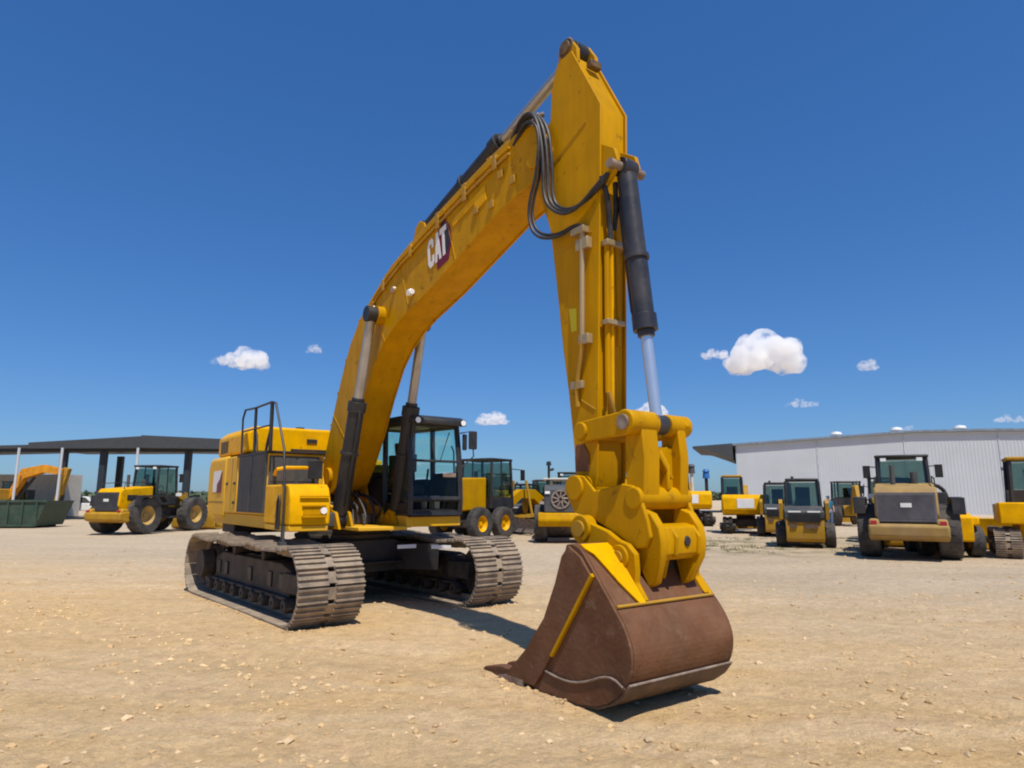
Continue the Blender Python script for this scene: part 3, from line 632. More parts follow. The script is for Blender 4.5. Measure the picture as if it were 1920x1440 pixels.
b = MB(); b.cyl((6.20, -0.20, 6.75), (6.20, 0.20, 6.75), 0.08, seg=22); b.cyl((6.20, -0.17, 6.75), (6.20, -0.11, 6.75), 0.115, seg=22); b.box(6.42, 6.50, -0.06, 0.10, 6.42, 6.50); b.build('top_pivot', GREASE, stick, bevel=0.006)
b = MB()
b.tube([(5.99, -0.202, 5.40), (6.55, -0.202, 5.66)], 0.008, seg=6); b.tube([(6.05, -0.202, 4.30), (6.60, -0.202, 4.40)], 0.006, seg=6); b.tube([(6.25, -0.202, 2.75), (6.6, -0.202, 2.55)], 0.006, seg=6)
b.build('weld_seam', YELD, stick)
b = MB(); b.cyl((6.41, -0.30, 1.79), (6.41, -0.25, 1.79), 0.10, seg=24); b.build('pivot_pin', YELD, stick, bevel=0.006)
for y0, y1, x, z0, z1, mm, rr in ((-0.255, -0.255, 6.50, 3.25, 4.45, PIPE, 0.026), (-0.09, -0.12, 6.72, 2.72, 4.25, YEL, 0.03), (-0.03, -0.05, 6.72, 2.6, 4.4, YELB, 0.024), (0.06, 0.02, 6.72, 3.2, 4.4, YEL, 0.02)):
    b = MB(); dx = (z0-4.12)*0.041 if x > 6.6 else -0.02
    b.tube([(x+dx, y0, z0), (x+(z1-4.12)*0.03, y1, z1)], rr); b.build('hydraulic_pipe', mm, stick)
b = MB(); b.tube([(6.48, -0.255, 3.27), (6.46, -0.25, 3.12), (6.36, -0.23, 2.85), (6.36, -0.22, 2.6)], 0.026, smooth=2); b.tube([(6.70, -0.12, 2.72), (6.70, -0.08, 2.6), (6.66, 0.0, 2.45)], 0.026, smooth=1); b.build('hydraulic_pipe', YELD, stick)
b = MB(); b.box(6.44, 6.58, -0.275, -0.20, 3.22, 3.32); b.box(6.42, 6.60, -0.275, -0.20, 4.22, 4.34); b.box(6.28, 6.45, -0.25, -0.20, 2.78, 2.86); b.box(6.36, 6.56, -0.29, -0.2, 4.40, 4.47)
b.box(6.68, 6.78, -0.16, 0.12, 4.22, 4.28); b.box(6.66, 6.76, -0.16, 0.08, 3.4, 3.45)
b.build('pipe_clamp', PIPE, stick, bevel=0.006)
b = MB(); b.prism([(6.30, 1.95), (6.50, 1.95), (6.50, 2.12), (6.43, 2.22), (6.315, 2.22), (6.295, 2.10)], -0.214, -0.201); b.build('grease_stain', RUST, stick, bevel=0.004)  # greasy brown staining of the lower stick, built as a thin plate
b = MB(); b.add([(6.225, -0.2025, 3.66), (6.345, -0.2025, 3.64), (6.345, -0.2025, 3.40), (6.26, -0.2025, 3.40)], [(0,1,2,3)]); b.build('safety_decal', SAFE, stick)
# hoses looping from boom tip over to the stick
for k in range(3):
    d = k*0.035
    b = MB(); b.tube([(5.25, -0.22-d*0.5, 5.98), (5.56, -0.25-d, 6.13+d*.5), (5.80, -0.27-d, 6.10), (6.00-d, -0.27-d, 5.82), (6.06-d, -0.27-d, 5.40), (6.04-d, -0.26-d, 4.92), (6.24, -0.25-d, 4.74-d), (6.50, -0.24-d, 4.72-d), (6.78, -0.22, 4.83+d), (6.84, -0.19, 4.95)], 0.020, smooth=3)
    b.build('hydraulic_hose', HOSE, EXC)
for k in range(2):
    d = k*0.05
    b = MB(); b.tube([(5.35, -0.28, 5.90), (5.70, -0.31-d, 6.05), (5.95, -0.31-d, 5.83), (5.92, -0.32-d, 5.3), (5.76, -0.33-d, 4.95), (5.80, -0.33-d, 4.68-d*0.6), (5.95, -0.31-d, 4.54-d), (6.20, -0.29, 4.48-d*0.6), (6.42, -0.27, 4.52), (6.52, -0.25, 4.47)], 0.018, smooth=3)
    b.build('hydraulic_hose', HOSE, EXC)
b = MB(); b.box(5.30, 5.62, -0.24, 0.05, 6.02, 6.14)
for k in range(4): b.cyl((5.35+k*0.07, -0.30+k*0.02, 6.10), (5.60+k*0.04, -0.22+k*0.04, 6.20), 0.03, seg=10)
b.build('hose_fitting', WORN, EXC, bevel=0.01)
b = MB(); b.tube([(6.75, -0.19, 4.95), (6.78, -0.15, 4.75), (6.76, -0.10, 4.5), (6.75, -0.09, 4.25)], 0.028, smooth=2); b.tube([(6.80, -0.05, 4.9), (6.80, -0.04, 4.6), (6.75, -0.03, 4.4)], 0.026, smooth=2); b.build('hydraulic_hose', HOSE, EXC)

cylinder('bucket_cylinder', (6.91, 0.0, 5.02), (7.185, 0.02, 2.36), 0.655, 0.102, 0.056, BLKC, CHR)
b = MB(); b.cyl((6.91, -0.24, 5.02), (6.91, 0.24, 5.02), 0.05); b.build('pivot_pin', WORN, EXC)
# ---- linkage
for s in (-1, 1):
    b = MB(); b.prism([(6.50, 2.24), (6.56, 2.21), (6.64, 2.23), (7.10, 2.25), (7.26, 2.27), (7.30, 2.36), (7.26, 2.45), (7.10, 2.47), (6.62, 2.43), (6.50, 2.42), (6.46, 2.33)], s*0.325-0.035, s*0.325+0.035)
    b.cyl((6.56, s*0.245, 2.33), (6.56, s*0.39, 2.33), 0.085, seg=24)
    b.build('idler_link', YEL, EXC, bevel=0.012)
b = MB(); b.cyl((7.18, -0.42, 2.36), (7.18, -0.05, 2.36), 0.115, seg=28); b.cyl((7.18, 0.12, 2.36), (7.18, 0.41, 2.36), 0.105, seg=28)
LK = [(7.07, 2.36), (7.06, 1.95), (7.08, 1.70), (7.12, 1.60), (7.20, 1.585), (7.26, 1.62), (7.28, 1.75), (7.30, 2.05), (7.27, 2.36)]
b.prism(LK, -0.29, -0.09); b.prism(LK, 0.20, 0.31)
b.box(7.08, 7.19, -0.10, 0.21, 1.74, 2.16)
b.prism([(7.17, 2.16), (7.28, 1.98), (7.27, 1.76), (7.17, 1.74)], 0.03, 0.07)
b.add([(7.275,-0.10,2.10),(7.275,-0.05,2.10),(7.275,0.13,1.86),(7.275,0.08,1.86),(7.19,-0.10,2.10),(7.19,-0.05,2.10),(7.19,0.13,1.86),(7.19,0.08,1.86)], [(0,1,2,3),(7,6,5,4),(0,4,5,1),(1,5,6,2),(2,6,7,3),(3,7,4,0)])
b.cyl((7.18, -0.30, 1.69), (7.18, 0.32, 1.69), 0.085, seg=26)
b.build('power_link', YEL, EXC, bevel=0.012)
b = MB(); b.cyl((7.18, 0.41, 2.36), (7.18, 0.435, 2.36), 0.07, seg=20); b.cyl((7.18, -0.445, 2.36), (7.18, -0.42, 2.36), 0.07, seg=20); b.build('pivot_pin', WORN, EXC, bevel=0.005)
# ---- quick coupler
b = MB()
COUP = [(6.29, 1.70), (6.32, 1.86), (6.42, 1.92), (6.54, 1.90), (6.68, 1.76), (6.83, 1.78), (7.04, 1.82), (7.17, 1.80), (7.26, 1.68), (7.33, 1.50), (7.36, 1.36), (7.30, 1.27), (7.20, 1.25), (6.90, 1.39), (6.62, 1.515), (6.39, 1.55)]
for y in (-0.30, 0.33): b.prism(COUP, y-0.022, y+0.022)
b.prism([(6.72, 1.60), (6.95, 1.46), (7.12, 1.42), (7.30, 1.47), (7.40, 1.44), (7.435, 1.34), (7.42, 1.22), (7.36, 1.16), (7.12, 1.22), (6.92, 1.34), (6.70, 1.46)], -0.278, 0.308)
b.prism([(7.38, 1.46), (7.46, 1.36), (7.44, 1.20), (7.36, 1.18)], -0.10, -0.06); b.prism([(7.38, 1.46), (7.46, 1.36), (7.44, 1.20), (7.36, 1.18)], 0.20, 0.24)
for y, s_ in ((-0.245, 1), (0.275, -1)):
    q = MB(); q.prism([(7.16, 1.62), (7.34, 1.56), (7.43, 1.44), (7.45, 1.32), (7.43, 1.18), (7.33, 0.97), (7.25, 0.93), (7.20, 1.05), (7.12, 1.25)], y-0.045, y+0.045)
    for v in q.v: v.y += s_*max(0, 1.15-v.z)*0.22
    b.join(q)
b.cyl((6.41, -0.345, 1.79), (6.41, 0.375, 1.79), 0.125, seg=28); b.cyl((7.18, -0.335, 1.69), (7.18, 0.365, 1.69), 0.10, seg=28)
b.prism([(6.95, 1.42), (7.30, 1.24), (7.22, 0.98), (7.10, 1.05), (7.0, 1.25)], -0.02, 0.02)
b.build('quick_coupler', YEL, EXC, bevel=0.014, seg=3)
b = MB(); b.cyl((7.40, 0.07, 1.32), (7.44, 0.07, 1.32), 0.045, seg=20); b.box(7.02, 7.16, -0.20, 0.24, 1.02, 1.24); b.prism([(7.22, 0.92), (7.38, 0.80), (7.34, 0.74), (7.16, 0.86)], 0.02, 0.08)
b.build('coupler_hook', FRAME, EXC, bevel=0.01)

# ---- bucket
def smooth_profile(p, k=3):
    out = []
    for i in range(len(p)-1):
        p0 = Vector(p[max(0, i-1)]); p1 = Vector(p[i]); p2 = Vector(p[i+1]); p3 = Vector(p[min(len(p)-1, i+2)])
        for j in range(k):
            t_ = j/k; out.append(tuple(0.5*((2*p1)+(p2-p0)*t_+(2*p0-5*p1+4*p2-p3)*t_*t_+(3*p1-p0-3*p2+p3)*t_**3)))
    out.append(tuple(p[-1])); return out
Y0, Y1 = -0.78, 0.51
BO = [(6.87, 1.30), (6.95, 1.275), (7.03, 1.21), (7.225, 0.98), (7.365, 0.815), (7.47, 0.68), (7.53, 0.54), (7.535, 0.42), (7.50, 0.30), (7.42, 0.19), (7.30, 0.10), (7.16, 0.045), (6.965, 0.012), (6.57, 0.003), (5.92, 0.0)]
BO = smooth_profile(BO)
IN = inset(BO + [(6.25, 0.34), (6.66, 0.96)], 0.045)[:len(BO)]
b = MB(); sh = BO + [(5.92, 0.035)] + list(reversed(IN[:-1]))
for i in range(len(BO)-1): b.prism([BO[i], BO[i+1], IN[i+1] if i < len(BO)-2 else (5.92, 0.04), IN[i]], Y0+0.03, Y1-0.03)
bk = b.build('bucket', RUST, EXC)
SIDE = BO + [(5.90, 0.05), (5.985, 0.11), (6.24, 0.335), (6.505, 0.645), (6.665, 0.96), (6.76, 1.20), (6.80, 1.29)]
for y0, y1 in ((Y0, Y0+0.029), (Y1-0.029, Y1)):
    b = MB(); b.prism(SIDE, y0, y1); b.build('side_plate', RUST, bk, bevel=0.006)
for y0, y1 in ((Y0-0.028, Y0-0.001), (Y1+0.001, Y1+0.028)):
    b = MB(); b.prism([(7.00, 1.20), (7.12, 1.06), (6.58, 0.30), (6.48, 0.17), (6.36, 0.035), (5.93, 0.02), (5.985, 0.10), (6.24, 0.325), (6.505, 0.635), (6.665, 0.95), (6.76, 1.19), (6.85, 1.28)], y0, y1); b.build('side_cutter', RUST, bk, bevel=0.005)
    b = MB(); b.prism([(6.52, 0.185), (6.72, 0.160), (6.90, 0.168), (7.07, 0.215), (7.24, 0.285), (7.36, 0.295), (7.47, 0.24), (7.38, 0.16), (7.28, 0.095), (7.15, 0.045), (6.965, 0.015), (6.41, 0.01)], y0+0.012 if y0 < 0 else y0, y1 if y0 < 0 else y1-0.012); b.build('wear_plate', RUST, bk)
    yy = Y0-0.012 if y0 < 0 else Y1+0.012
    b = MB(); b.tube([(x, yy-0.008 if y0 < 0 else yy+0.008, z) for x, z in ((6.52, 0.19), (6.72, 0.164), (6.90, 0.172), (7.07, 0.219), (7.24, 0.29), (7.36, 0.30), (7.46, 0.25))], 0.010, seg=6, smooth=1); b.build('weld_bead', WORN, bk)
b = MB(); b.prism([(7.13, 1.075), (7.15, 1.05), (6.62, 0.325), (6.595, 0.34)], Y0-0.034, Y0-0.0015); b.build('painted_edge', YEL, bk)
# shell detail: wear strap at the heel, yellow painted upper band
b = MB(); b.prism([(7.485, 0.262), (7.505, 0.255), (7.43, 0.165), (7.31, 0.08), (7.165, 0.022), (6.96, -0.008), (6.55, -0.015), (6.55, 0.003), (6.965, 0.0125), (7.16, 0.0455), (7.30, 0.1005), (7.42, 0.1905)], Y0-0.005, Y1+0.005); b.build('heel_wear_plate', RUSTD, bk, bevel=0.004)
b = MB(); b.tube([(7.502, Y0+0.0, 0.268), (7.502, Y1, 0.268)], 0.011); b.build('weld_bead', WORN, bk)
b = MB(); bp_ = [(6.93, 1.290), (6.99, 1.255), (7.045, 1.212), (7.13, 1.11), (7.225, 0.995), (7.29, 0.915), (7.365, 0.83)]
vs_ = []; n_b = len(bp_)
for i, (x, z) in enumerate(bp_):
    k = max(0.0, (i-1.0)/(n_b-2)); sl = (Y0+0.036)*(1-k) + (-0.49)*k
    for dx, dz in ((0.0, 0.0), (0.013, 0.011)): vs_ += [(x+dx, sl, z+dz), (x+dx, -0.42, z+dz)]
fs_ = []
for i in range(n_b-1):
    o, q_ = i*4, i*4+4
    fs_ += [(o+2, o+3, q_+3, q_+2), (o, q_, q_+1, o+1), (o, o+2, q_+2, q_), (o+1, q_+1, q_+3, o+3)]
fs_ += [(0, 1, 3, 2), (n_b*4-4, n_b*4-2, n_b*4-1, n_b*4-3)]
b.add(vs_, fs_); ub = b.build('painted_upper_band', YELB, bk)
b = MB(); b.tube([(7.368, Y0+0.03, 0.832), (7.368, Y1-0.03, 0.832)], 0.014); b.build('weld_bead', YELD, bk)
b = MB(); b.prism([(6.95, 1.279), (7.033, 1.214), (7.225, 0.984), (7.355, 0.83), (7.368, 0.84), (7.24, 0.993), (7.043, 1.228), (6.955, 1.29)], Y1-0.085, Y1-0.035); b.build('painted_edge', YEL, bk)
EAR = [(6.44, 1.40), (6.50, 1.50), (6.60, 1.53), (6.72, 1.46), (6.93, 1.40), (7.06, 1.33), (7.17, 1.30), (7.26, 1.22), (7.27, 1.08), (7.26, 0.98), (7.36, 0.845), (7.25, 0.90), (7.0, 1.20), (6.86, 1.25), (6.55, 1.25)]
for y in (-0.385, 0.405):
    b = MB(); b.prism(EAR, y-0.03, y+0.03); b.cyl((6.60, y-0.06, 1.41), (6.60, y+0.06, 1.41), 0.125, seg=28); b.cyl((7.08, y-0.05, 1.18), (7.08, y+0.05, 1.18), 0.11, seg=26)
    b.build('bucket_ear', YEL, bk, bevel=0.010)
    b = MB(); b.cyl((6.60, y-0.085, 1.41), (6.60, y-0.06, 1.41), 0.075, seg=20); b.cyl((7.08, y-0.07, 1.18), (7.08, y-0.05, 1.18), 0.06, seg=20); b.build('pivot_pin', YELD, bk, bevel=0.005)
b = MB(); b.cyl((6.60, -0.35, 1.41), (6.60, 0.37, 1.41), 0.07); b.cyl((7.08, -0.35, 1.18), (7.08, 0.37, 1.18), 0.06); b.build('cross_pin', FRAME, bk)
b = MB()
for y in (-0.60, -0.5): pass
b.prism([(6.84, 1.25), (6.95, 1.262), (7.0, 1.22), (6.9, 1.16), (6.84, 1.18)], Y0+0.03, -0.42); b.prism([(6.84, 1.25), (6.95, 1.262), (7.0, 1.22), (6.9, 1.16), (6.84, 1.18)], 0.44, Y1-0.03)
b.build('top_cheek', YEL, bk, bevel=0.006)
b = MB(); b.prism([(5.93, -0.004), (6.20, -0.004), (6.20, 0.05), (5.93, 0.045), (5.80, 0.015)], Y0-0.03, Y1+0.03); b.build('cutting_edge', WORN, bk)
for i in range(5):
    y = Y0 + 0.06 + (Y1-Y0-0.12)*i/4
    b = MB(); b.prism([(5.46, 0.0), (5.50, 0.03), (5.68, 0.075), (5.80, 0.095), (6.05, 0.10), (6.05, -0.012), (5.75, -0.006)], y-0.055, y+0.055)
    for v in b.v:
        if v.x < 5.6: v.y = y + (v.y-y)*0.6
    b.build('tooth', RUST, bk, bevel=0.010)
# soil pushed up along the tracks and the bucket lip
def reg3(rnd):
    k = rnd.random(); ca, sa = math.cos(R(-50)), math.sin(R(-50))
    if k < 0.45: r, s = -2.4+4.9*rnd.random(), -1.90-abs(rnd.gauss(0, 0.07))
    elif k < 0.75: r, s = 2.42+abs(rnd.gauss(0, 0.10)), (-1.42 if rnd.random() < 0.5 else 1.42)+(rnd.random()-0.5)*0.95
    else:
        ca, sa = math.cos(R(-53.5)), math.sin(R(-53.5)); r, s = 5.5+1.6*rnd.random(), -0.80-abs(rnd.gauss(0, 0.06))
    return -2.94 + r*ca - s*sa, 11.88 + r*sa + s*ca
scatter('loose_soil', 1500, 21, 0.006, 0.035, STONE2, reg3, 'crumbs of soil pushed up beside the tracks and the bucket')
# ------------------------------------------------------------------ other machines and buildings
def add_wheel(parent, x, y, Rr, wd, out, rimr=0.5, lugs=22, rim=RIM, name='wheel'):
    h = wd/2; b = MB()
    b.lathe([(Rr*rimr, -h*0.8), (Rr*0.72, -h), (Rr*0.90, -h), (Rr*0.965, -h*0.86), (Rr*0.975, 0), (Rr*0.965, h*0.86), (Rr*0.90, h), (Rr*0.72, h), (Rr*rimr, h*0.8)], 36, (x, y, Rr))
    for i in range(lugs):
        for s in (-1, 1):
            t = 2*math.pi*(i+(0.25 if s > 0 else 0))/lugs
            q = MB(); q.box(Rr*0.93, Rr*1.0, 0, s*h*0.98, -Rr*0.045, Rr*0.045)
            for v in q.v:
                k = abs(v.y)/h*0.10; a = t + k + math.atan2(v.z, Rr); r_ = v.x - (0.05*Rr if abs(v.y) > h*0.9 else 0)
                b.v.append(Vector((x+r_*math.cos(a), y+v.y, Rr+r_*math.sin(a))))
            o = len(b.v)-8; b.f += [[k_+o for k_ in f] for f in q.f]
    wh = b.build(name, TYRE, parent)
    q = MB(); q.lathe([(0.0, out*h*0.35), (Rr*0.12, out*h*0.35), (Rr*0.16, out*h*0.15), (Rr*0.33, out*h*0.10), (Rr*0.42, out*h*0.45), (Rr*rimr*1.02, out*h*0.80), (Rr*rimr*1.02, -out*h*0.7), (0, -out*h*0.7)], 28, (x, y, Rr), closed=False)
    for i in range(8):
        t = i*math.pi/4; q.cyl((x+Rr*0.24*math.cos(t), y+out*h*0.12, Rr+Rr*0.24*math.sin(t)), (x+Rr*0.24*math.cos(t), y+out*h*0.2, Rr+Rr*0.24*math.sin(t)), Rr*0.03, seg=6)
    q.build('rim', rim, wh)
    return wh
def add_cab(parent, x0, x1, yw, z0, z1, roofm=BLK, framem=BLK, taper=0.1, over=0.08, lights=(), y0=None, y1=None, sill=0.45):
    ya, yb = (-yw, yw) if y0 is None else (y0, y1)
    b = MB(); zt = z1-0.10
    P = {}
    for i, (x, t) in enumerate(((x0, taper), (x1, -taper))):
        for j, (y, s) in enumerate(((ya, 1), (yb, -1))):
            p = (x, y, z0); q = (x+t, y+s*taper*0.5, zt); P[(i, j)] = (p, q); b.tube([p, q], 0.062, seg=6)
    for j, y in enumerate((ya, yb)):
        xm = (x0+x1)/2; b.tube([(xm, y, z0), (xm, y+(taper*0.5 if j == 0 else -taper*0.5), zt)], 0.035, seg=6)
        b.box(x0, x1, y-0.02, y+0.02, z0, z0+sill)
    b.box(x0, x1, ya, yb, z0-0.04, z0+0.04); b.box(x0-0.02, x0+0.02, ya, yb, z0, z0+sill); b.box(x1-0.02, x1+0.02, ya, yb, z0, z0+sill*0.6)
    cab = b.build('cab', framem, parent)
    b = MB(); b.box(x0+taper-over-0.03, x1-taper+over, ya+taper*0.5-over, yb-taper*0.5+over, zt, z1); b.build('cab_roof', roofm, cab, bevel=0.04)
    f = lambda p, q, k: tuple(p[i]+(q[i]-p[i])*k for i in range(3))
    def pn(a, c, k0, k1, nm, m=GLASS):
        quad = [f(*P[a], k0), f(*P[c], k0), f(*P[c], k1), f(*P[a], k1)]
        q = MB(); n_ = (Vector(quad[1])-Vector(quad[0])).cross(Vector(quad[2])-Vector(quad[0])).normalized()*0.006
        q.add([Vector(v) for v in quad]+[Vector(v)+n_ for v in quad], [(0,1,2,3),(7,6,5,4),(0,4,5,1),(1,5,6,2),(2,6,7,3),(3,7,4,0)]); q.build(nm, GLASSB, cab)
    k = sill/(zt-z0)
    pn((1,0), (1,1), k*0.6+0.02, 0.97, 'windscreen'); pn((0,0), (0,1), k+0.02, 0.97, 'rear_window'); pn((0,0), (1,0), k+0.02, 0.97, 'side_window'); pn((0,1), (1,1), k+0.02, 0.97, 'side_window')
    xm = (x0+x1)/2; ym = (ya+yb)/2
    b = MB(); b.box(xm-0.30, xm+0.15, ym-0.24, ym+0.24, z0+0.35, z0+0.5); b.box(xm-0.36, xm-0.24, ym-0.24, ym+0.24, z0+0.45, z0+1.05); b.tube([(xm+0.55, ym, z0+0.1), (xm+0.40, ym, z0+0.7)], 0.03); b.lathe([(0.17, -0.015), (0.20, -0.015), (0.20, 0.015), (0.17, 0.015)], 16, (xm+0.38, ym, z0+0.72))
    b.build('operator_seat', SEAT, cab)
    return cab
def wheel_loader(label, loc, rz, R_=0.85, s=1.0, group=None, cap=YELB, lift=0.35, ctop=3.25, grille=GREY, cwm=YELD, hw=0.66):
    t = thing('wheel_loader', label, 'wheel loader', loc, rz, group)
    WB = 1.6
    for x in (-WB, WB):
        for sd in (-1, 1): add_wheel(t, x, sd*1.02, R_, 0.58, sd)
    b = MB(); b.box(-2.3, -0.2, -0.45, 0.45, 0.65, 1.15); b.box(0.2, 2.0, -0.40, 0.40, 0.65, 1.2); b.cyl((-0.0, 0, 0.5), (0.0, 0, 1.2), 0.16)
    b.cyl((-WB, -0.95, R_), (-WB, 0.95, R_), 0.2); b.cyl((WB, -0.95, R_), (WB, 0.95, R_), 0.2); b.build('chassis', FRAME, t, bevel=0.02)
    b = MB(); b.prism([(-2.75, 1.30), (-2.70, 1.90), (-2.55, 2.08), (-0.75, 2.22), (-0.75, 1.15), (-2.5, 1.0)], -hw, hw); hood = b.build('engine_hood', cap, t, bevel=0.06, seg=3)
    b = MB(); b.box(-2.785, -2.70, -hw+0.06, hw-0.06, 1.08, 1.92)
    for i in range(12): b.box(-2.80, -2.775, -hw+0.10, hw-0.10, 1.12+i*0.065, 1.145+i*0.065)
    b.build('radiator_grille', grille, hood)
    b = MB(); b.box(-2.812, -2.80, -0.14, 0.14, 1.50, 1.62); b.build('grille_badge', WHITE, hood)
    b = MB(); b.prism([(-2.60, 0.55), (-2.95, 0.66), (-2.98, 1.0), (-2.60, 1.06), (-1.95, 1.05), (-2.0, 0.6)], -1.0, 1.0); b.prism([(-2.9, 0.98), (-2.5, 0.98), (-2.4, 1.16), (-2.8, 1.18)], -0.98, -0.70); b.prism([(-2.9, 0.98), (-2.5, 0.98), (-2.4, 1.16), (-2.8, 1.18)], 0.70, 0.98); b.build('counterweight', cwm, t, bevel=0.07, seg=3)
    for y in (-0.95, 0.95):
        b = MB(); b.box(-2.93, -2.89, y*0.9-0.08, y*0.9+0.08, 1.02, 1.12); b.build('tail_light', RED, t)
    b = MB()
    for sd in (-1, 1): b.prism([(-2.35, 1.30), (-2.30, 1.78), (-0.85, 1.80), (-0.62, 1.55), (-0.62, 1.45), (-0.9, 1.72), (-2.2, 1.70), (-2.28, 1.30)], sd*1.25-0.20, sd*1.25+0.12)
    b.build('fender', BLK, t, bevel=0.01)
    b = MB(); b.cyl((-1.35, 0.28, 2.1), (-1.35, 0.28, 2.75), 0.07); b.cyl((-1.0, -0.30, 2.1), (-1.0, -0.30, 2.55), 0.10); b.build('exhaust_pipe', GREY, t)
    c = add_cab(t, -0.62, 0.75, 0.72, 1.35, ctop, taper=0.10)
    for y in (-0.5, 0.5):
        b = MB(); b.box(-0.64, -0.58, y-0.08, y+0.08, ctop-0.2, ctop-0.1); b.build('work_light', LAMP, c)
    for sd in (-1, 1):
        b = MB(); b.tube([(0.45, sd*0.70, 2.78), (0.62, sd*0.98, 2.80), (0.62, sd*1.02, 2.6)], 0.02); b.box(0.58, 0.64, sd*1.04-0.11, sd*1.04+0.11, 2.42, 2.84); b.build('mirror', BLK, c, bevel=0.01)
    for sd in (-1, 1):
        b = MB(); b.tube([(-2.5, sd*hw*0.95, 2.06), (-2.45, sd*hw*0.95, 2.32), (-1.0, sd*hw*0.95, 2.42), (-0.95, sd*hw*0.95, 2.18)], 0.018); b.build('handrail', BLK, t)
        b = MB(); b.box(-2.3, -1.7, sd*(hw+0.001), sd*(hw+0.012), 1.55, 1.80); b.build('side_vent', BLK, hood)
        b = MB(); b.box(0.55, 0.66, sd*0.95-0.12, sd*0.95+0.12, 1.75, 1.9); b.build('work_light', LAMP, t)
    b = MB(); b.tube([(-0.7, 0.8, 1.5), (-0.7, 1.15, 1.8), (-0.2, 1.15, 1.9), (0.5, 1.15, 2.2)], 0.02); b.box(-0.2, 0.5, 0.75, 1.2, 0.7, 0.78); b.box(-0.1, 0.4, 0.8, 1.2, 1.05, 1.10); b.box(-0.2, 0.5, -1.2, -0.75, 0.7, 0.78); b.build('boarding_ladder', BLK, t)
    b = MB()
    for sd in (-1, 1): b.prism([(0.5, 1.0), (0.9, 1.9), (1.15, 1.95), (1.5, 1.3), (1.6, 0.9), (0.6, 0.9)], sd*0.36-0.03, sd*0.36+0.03)
    b.build('front_frame', YELD, t, bevel=0.01)
    b = MB()
    for sd in (-1, 1): b.prism([(0.95, 1.75), (1.15, 1.95), (2.3, 1.35+lift), (3.1, 0.45+lift), (2.95, 0.30+lift), (2.1, 1.05+lift)], sd*0.5-0.06, sd*0.5+0.06)
    b.cyl((2.1, -0.5, 1.15+lift), (2.1, 0.5, 1.15+lift), 0.10); b.prism([(1.9, 1.2+lift), (2.1, 1.85+lift), (2.3, 1.8+lift), (2.35, 1.0+lift)], -0.08, 0.08); b.build('lift_arm', YELD, t, bevel=0.01)
    b = MB(); b.cyl((1.2, 0, 1.75), (2.15, 0, 1.8+lift), 0.07); b.build('tilt_cylinder', BLKC, t)
    b = MB(); BK = [(2.95, 0.20), (2.88, 0.75), (3.0, 1.15), (3.25, 1.35), (3.35, 1.32), (3.12, 1.05), (3.02, 0.72), (3.12, 0.32), (4.1, 0.14), (4.15, 0.10), (3.1, 0.10)]
    b.prism(BK, -1.35, 1.35)
    for y in (-1.35, 1.32): b.prism([(2.95, 0.15), (2.9, 0.75), (3.0, 1.1), (3.3, 1.32), (3.9, 0.4), (4.1, 0.12)], y, y+0.03)
    b.xf(Matrix.Translation((0,0,lift*0.4-0.1))).build('loader_bucket', YELD, t, bevel=0.01)
    t.scale = (s, s, s)
    return t
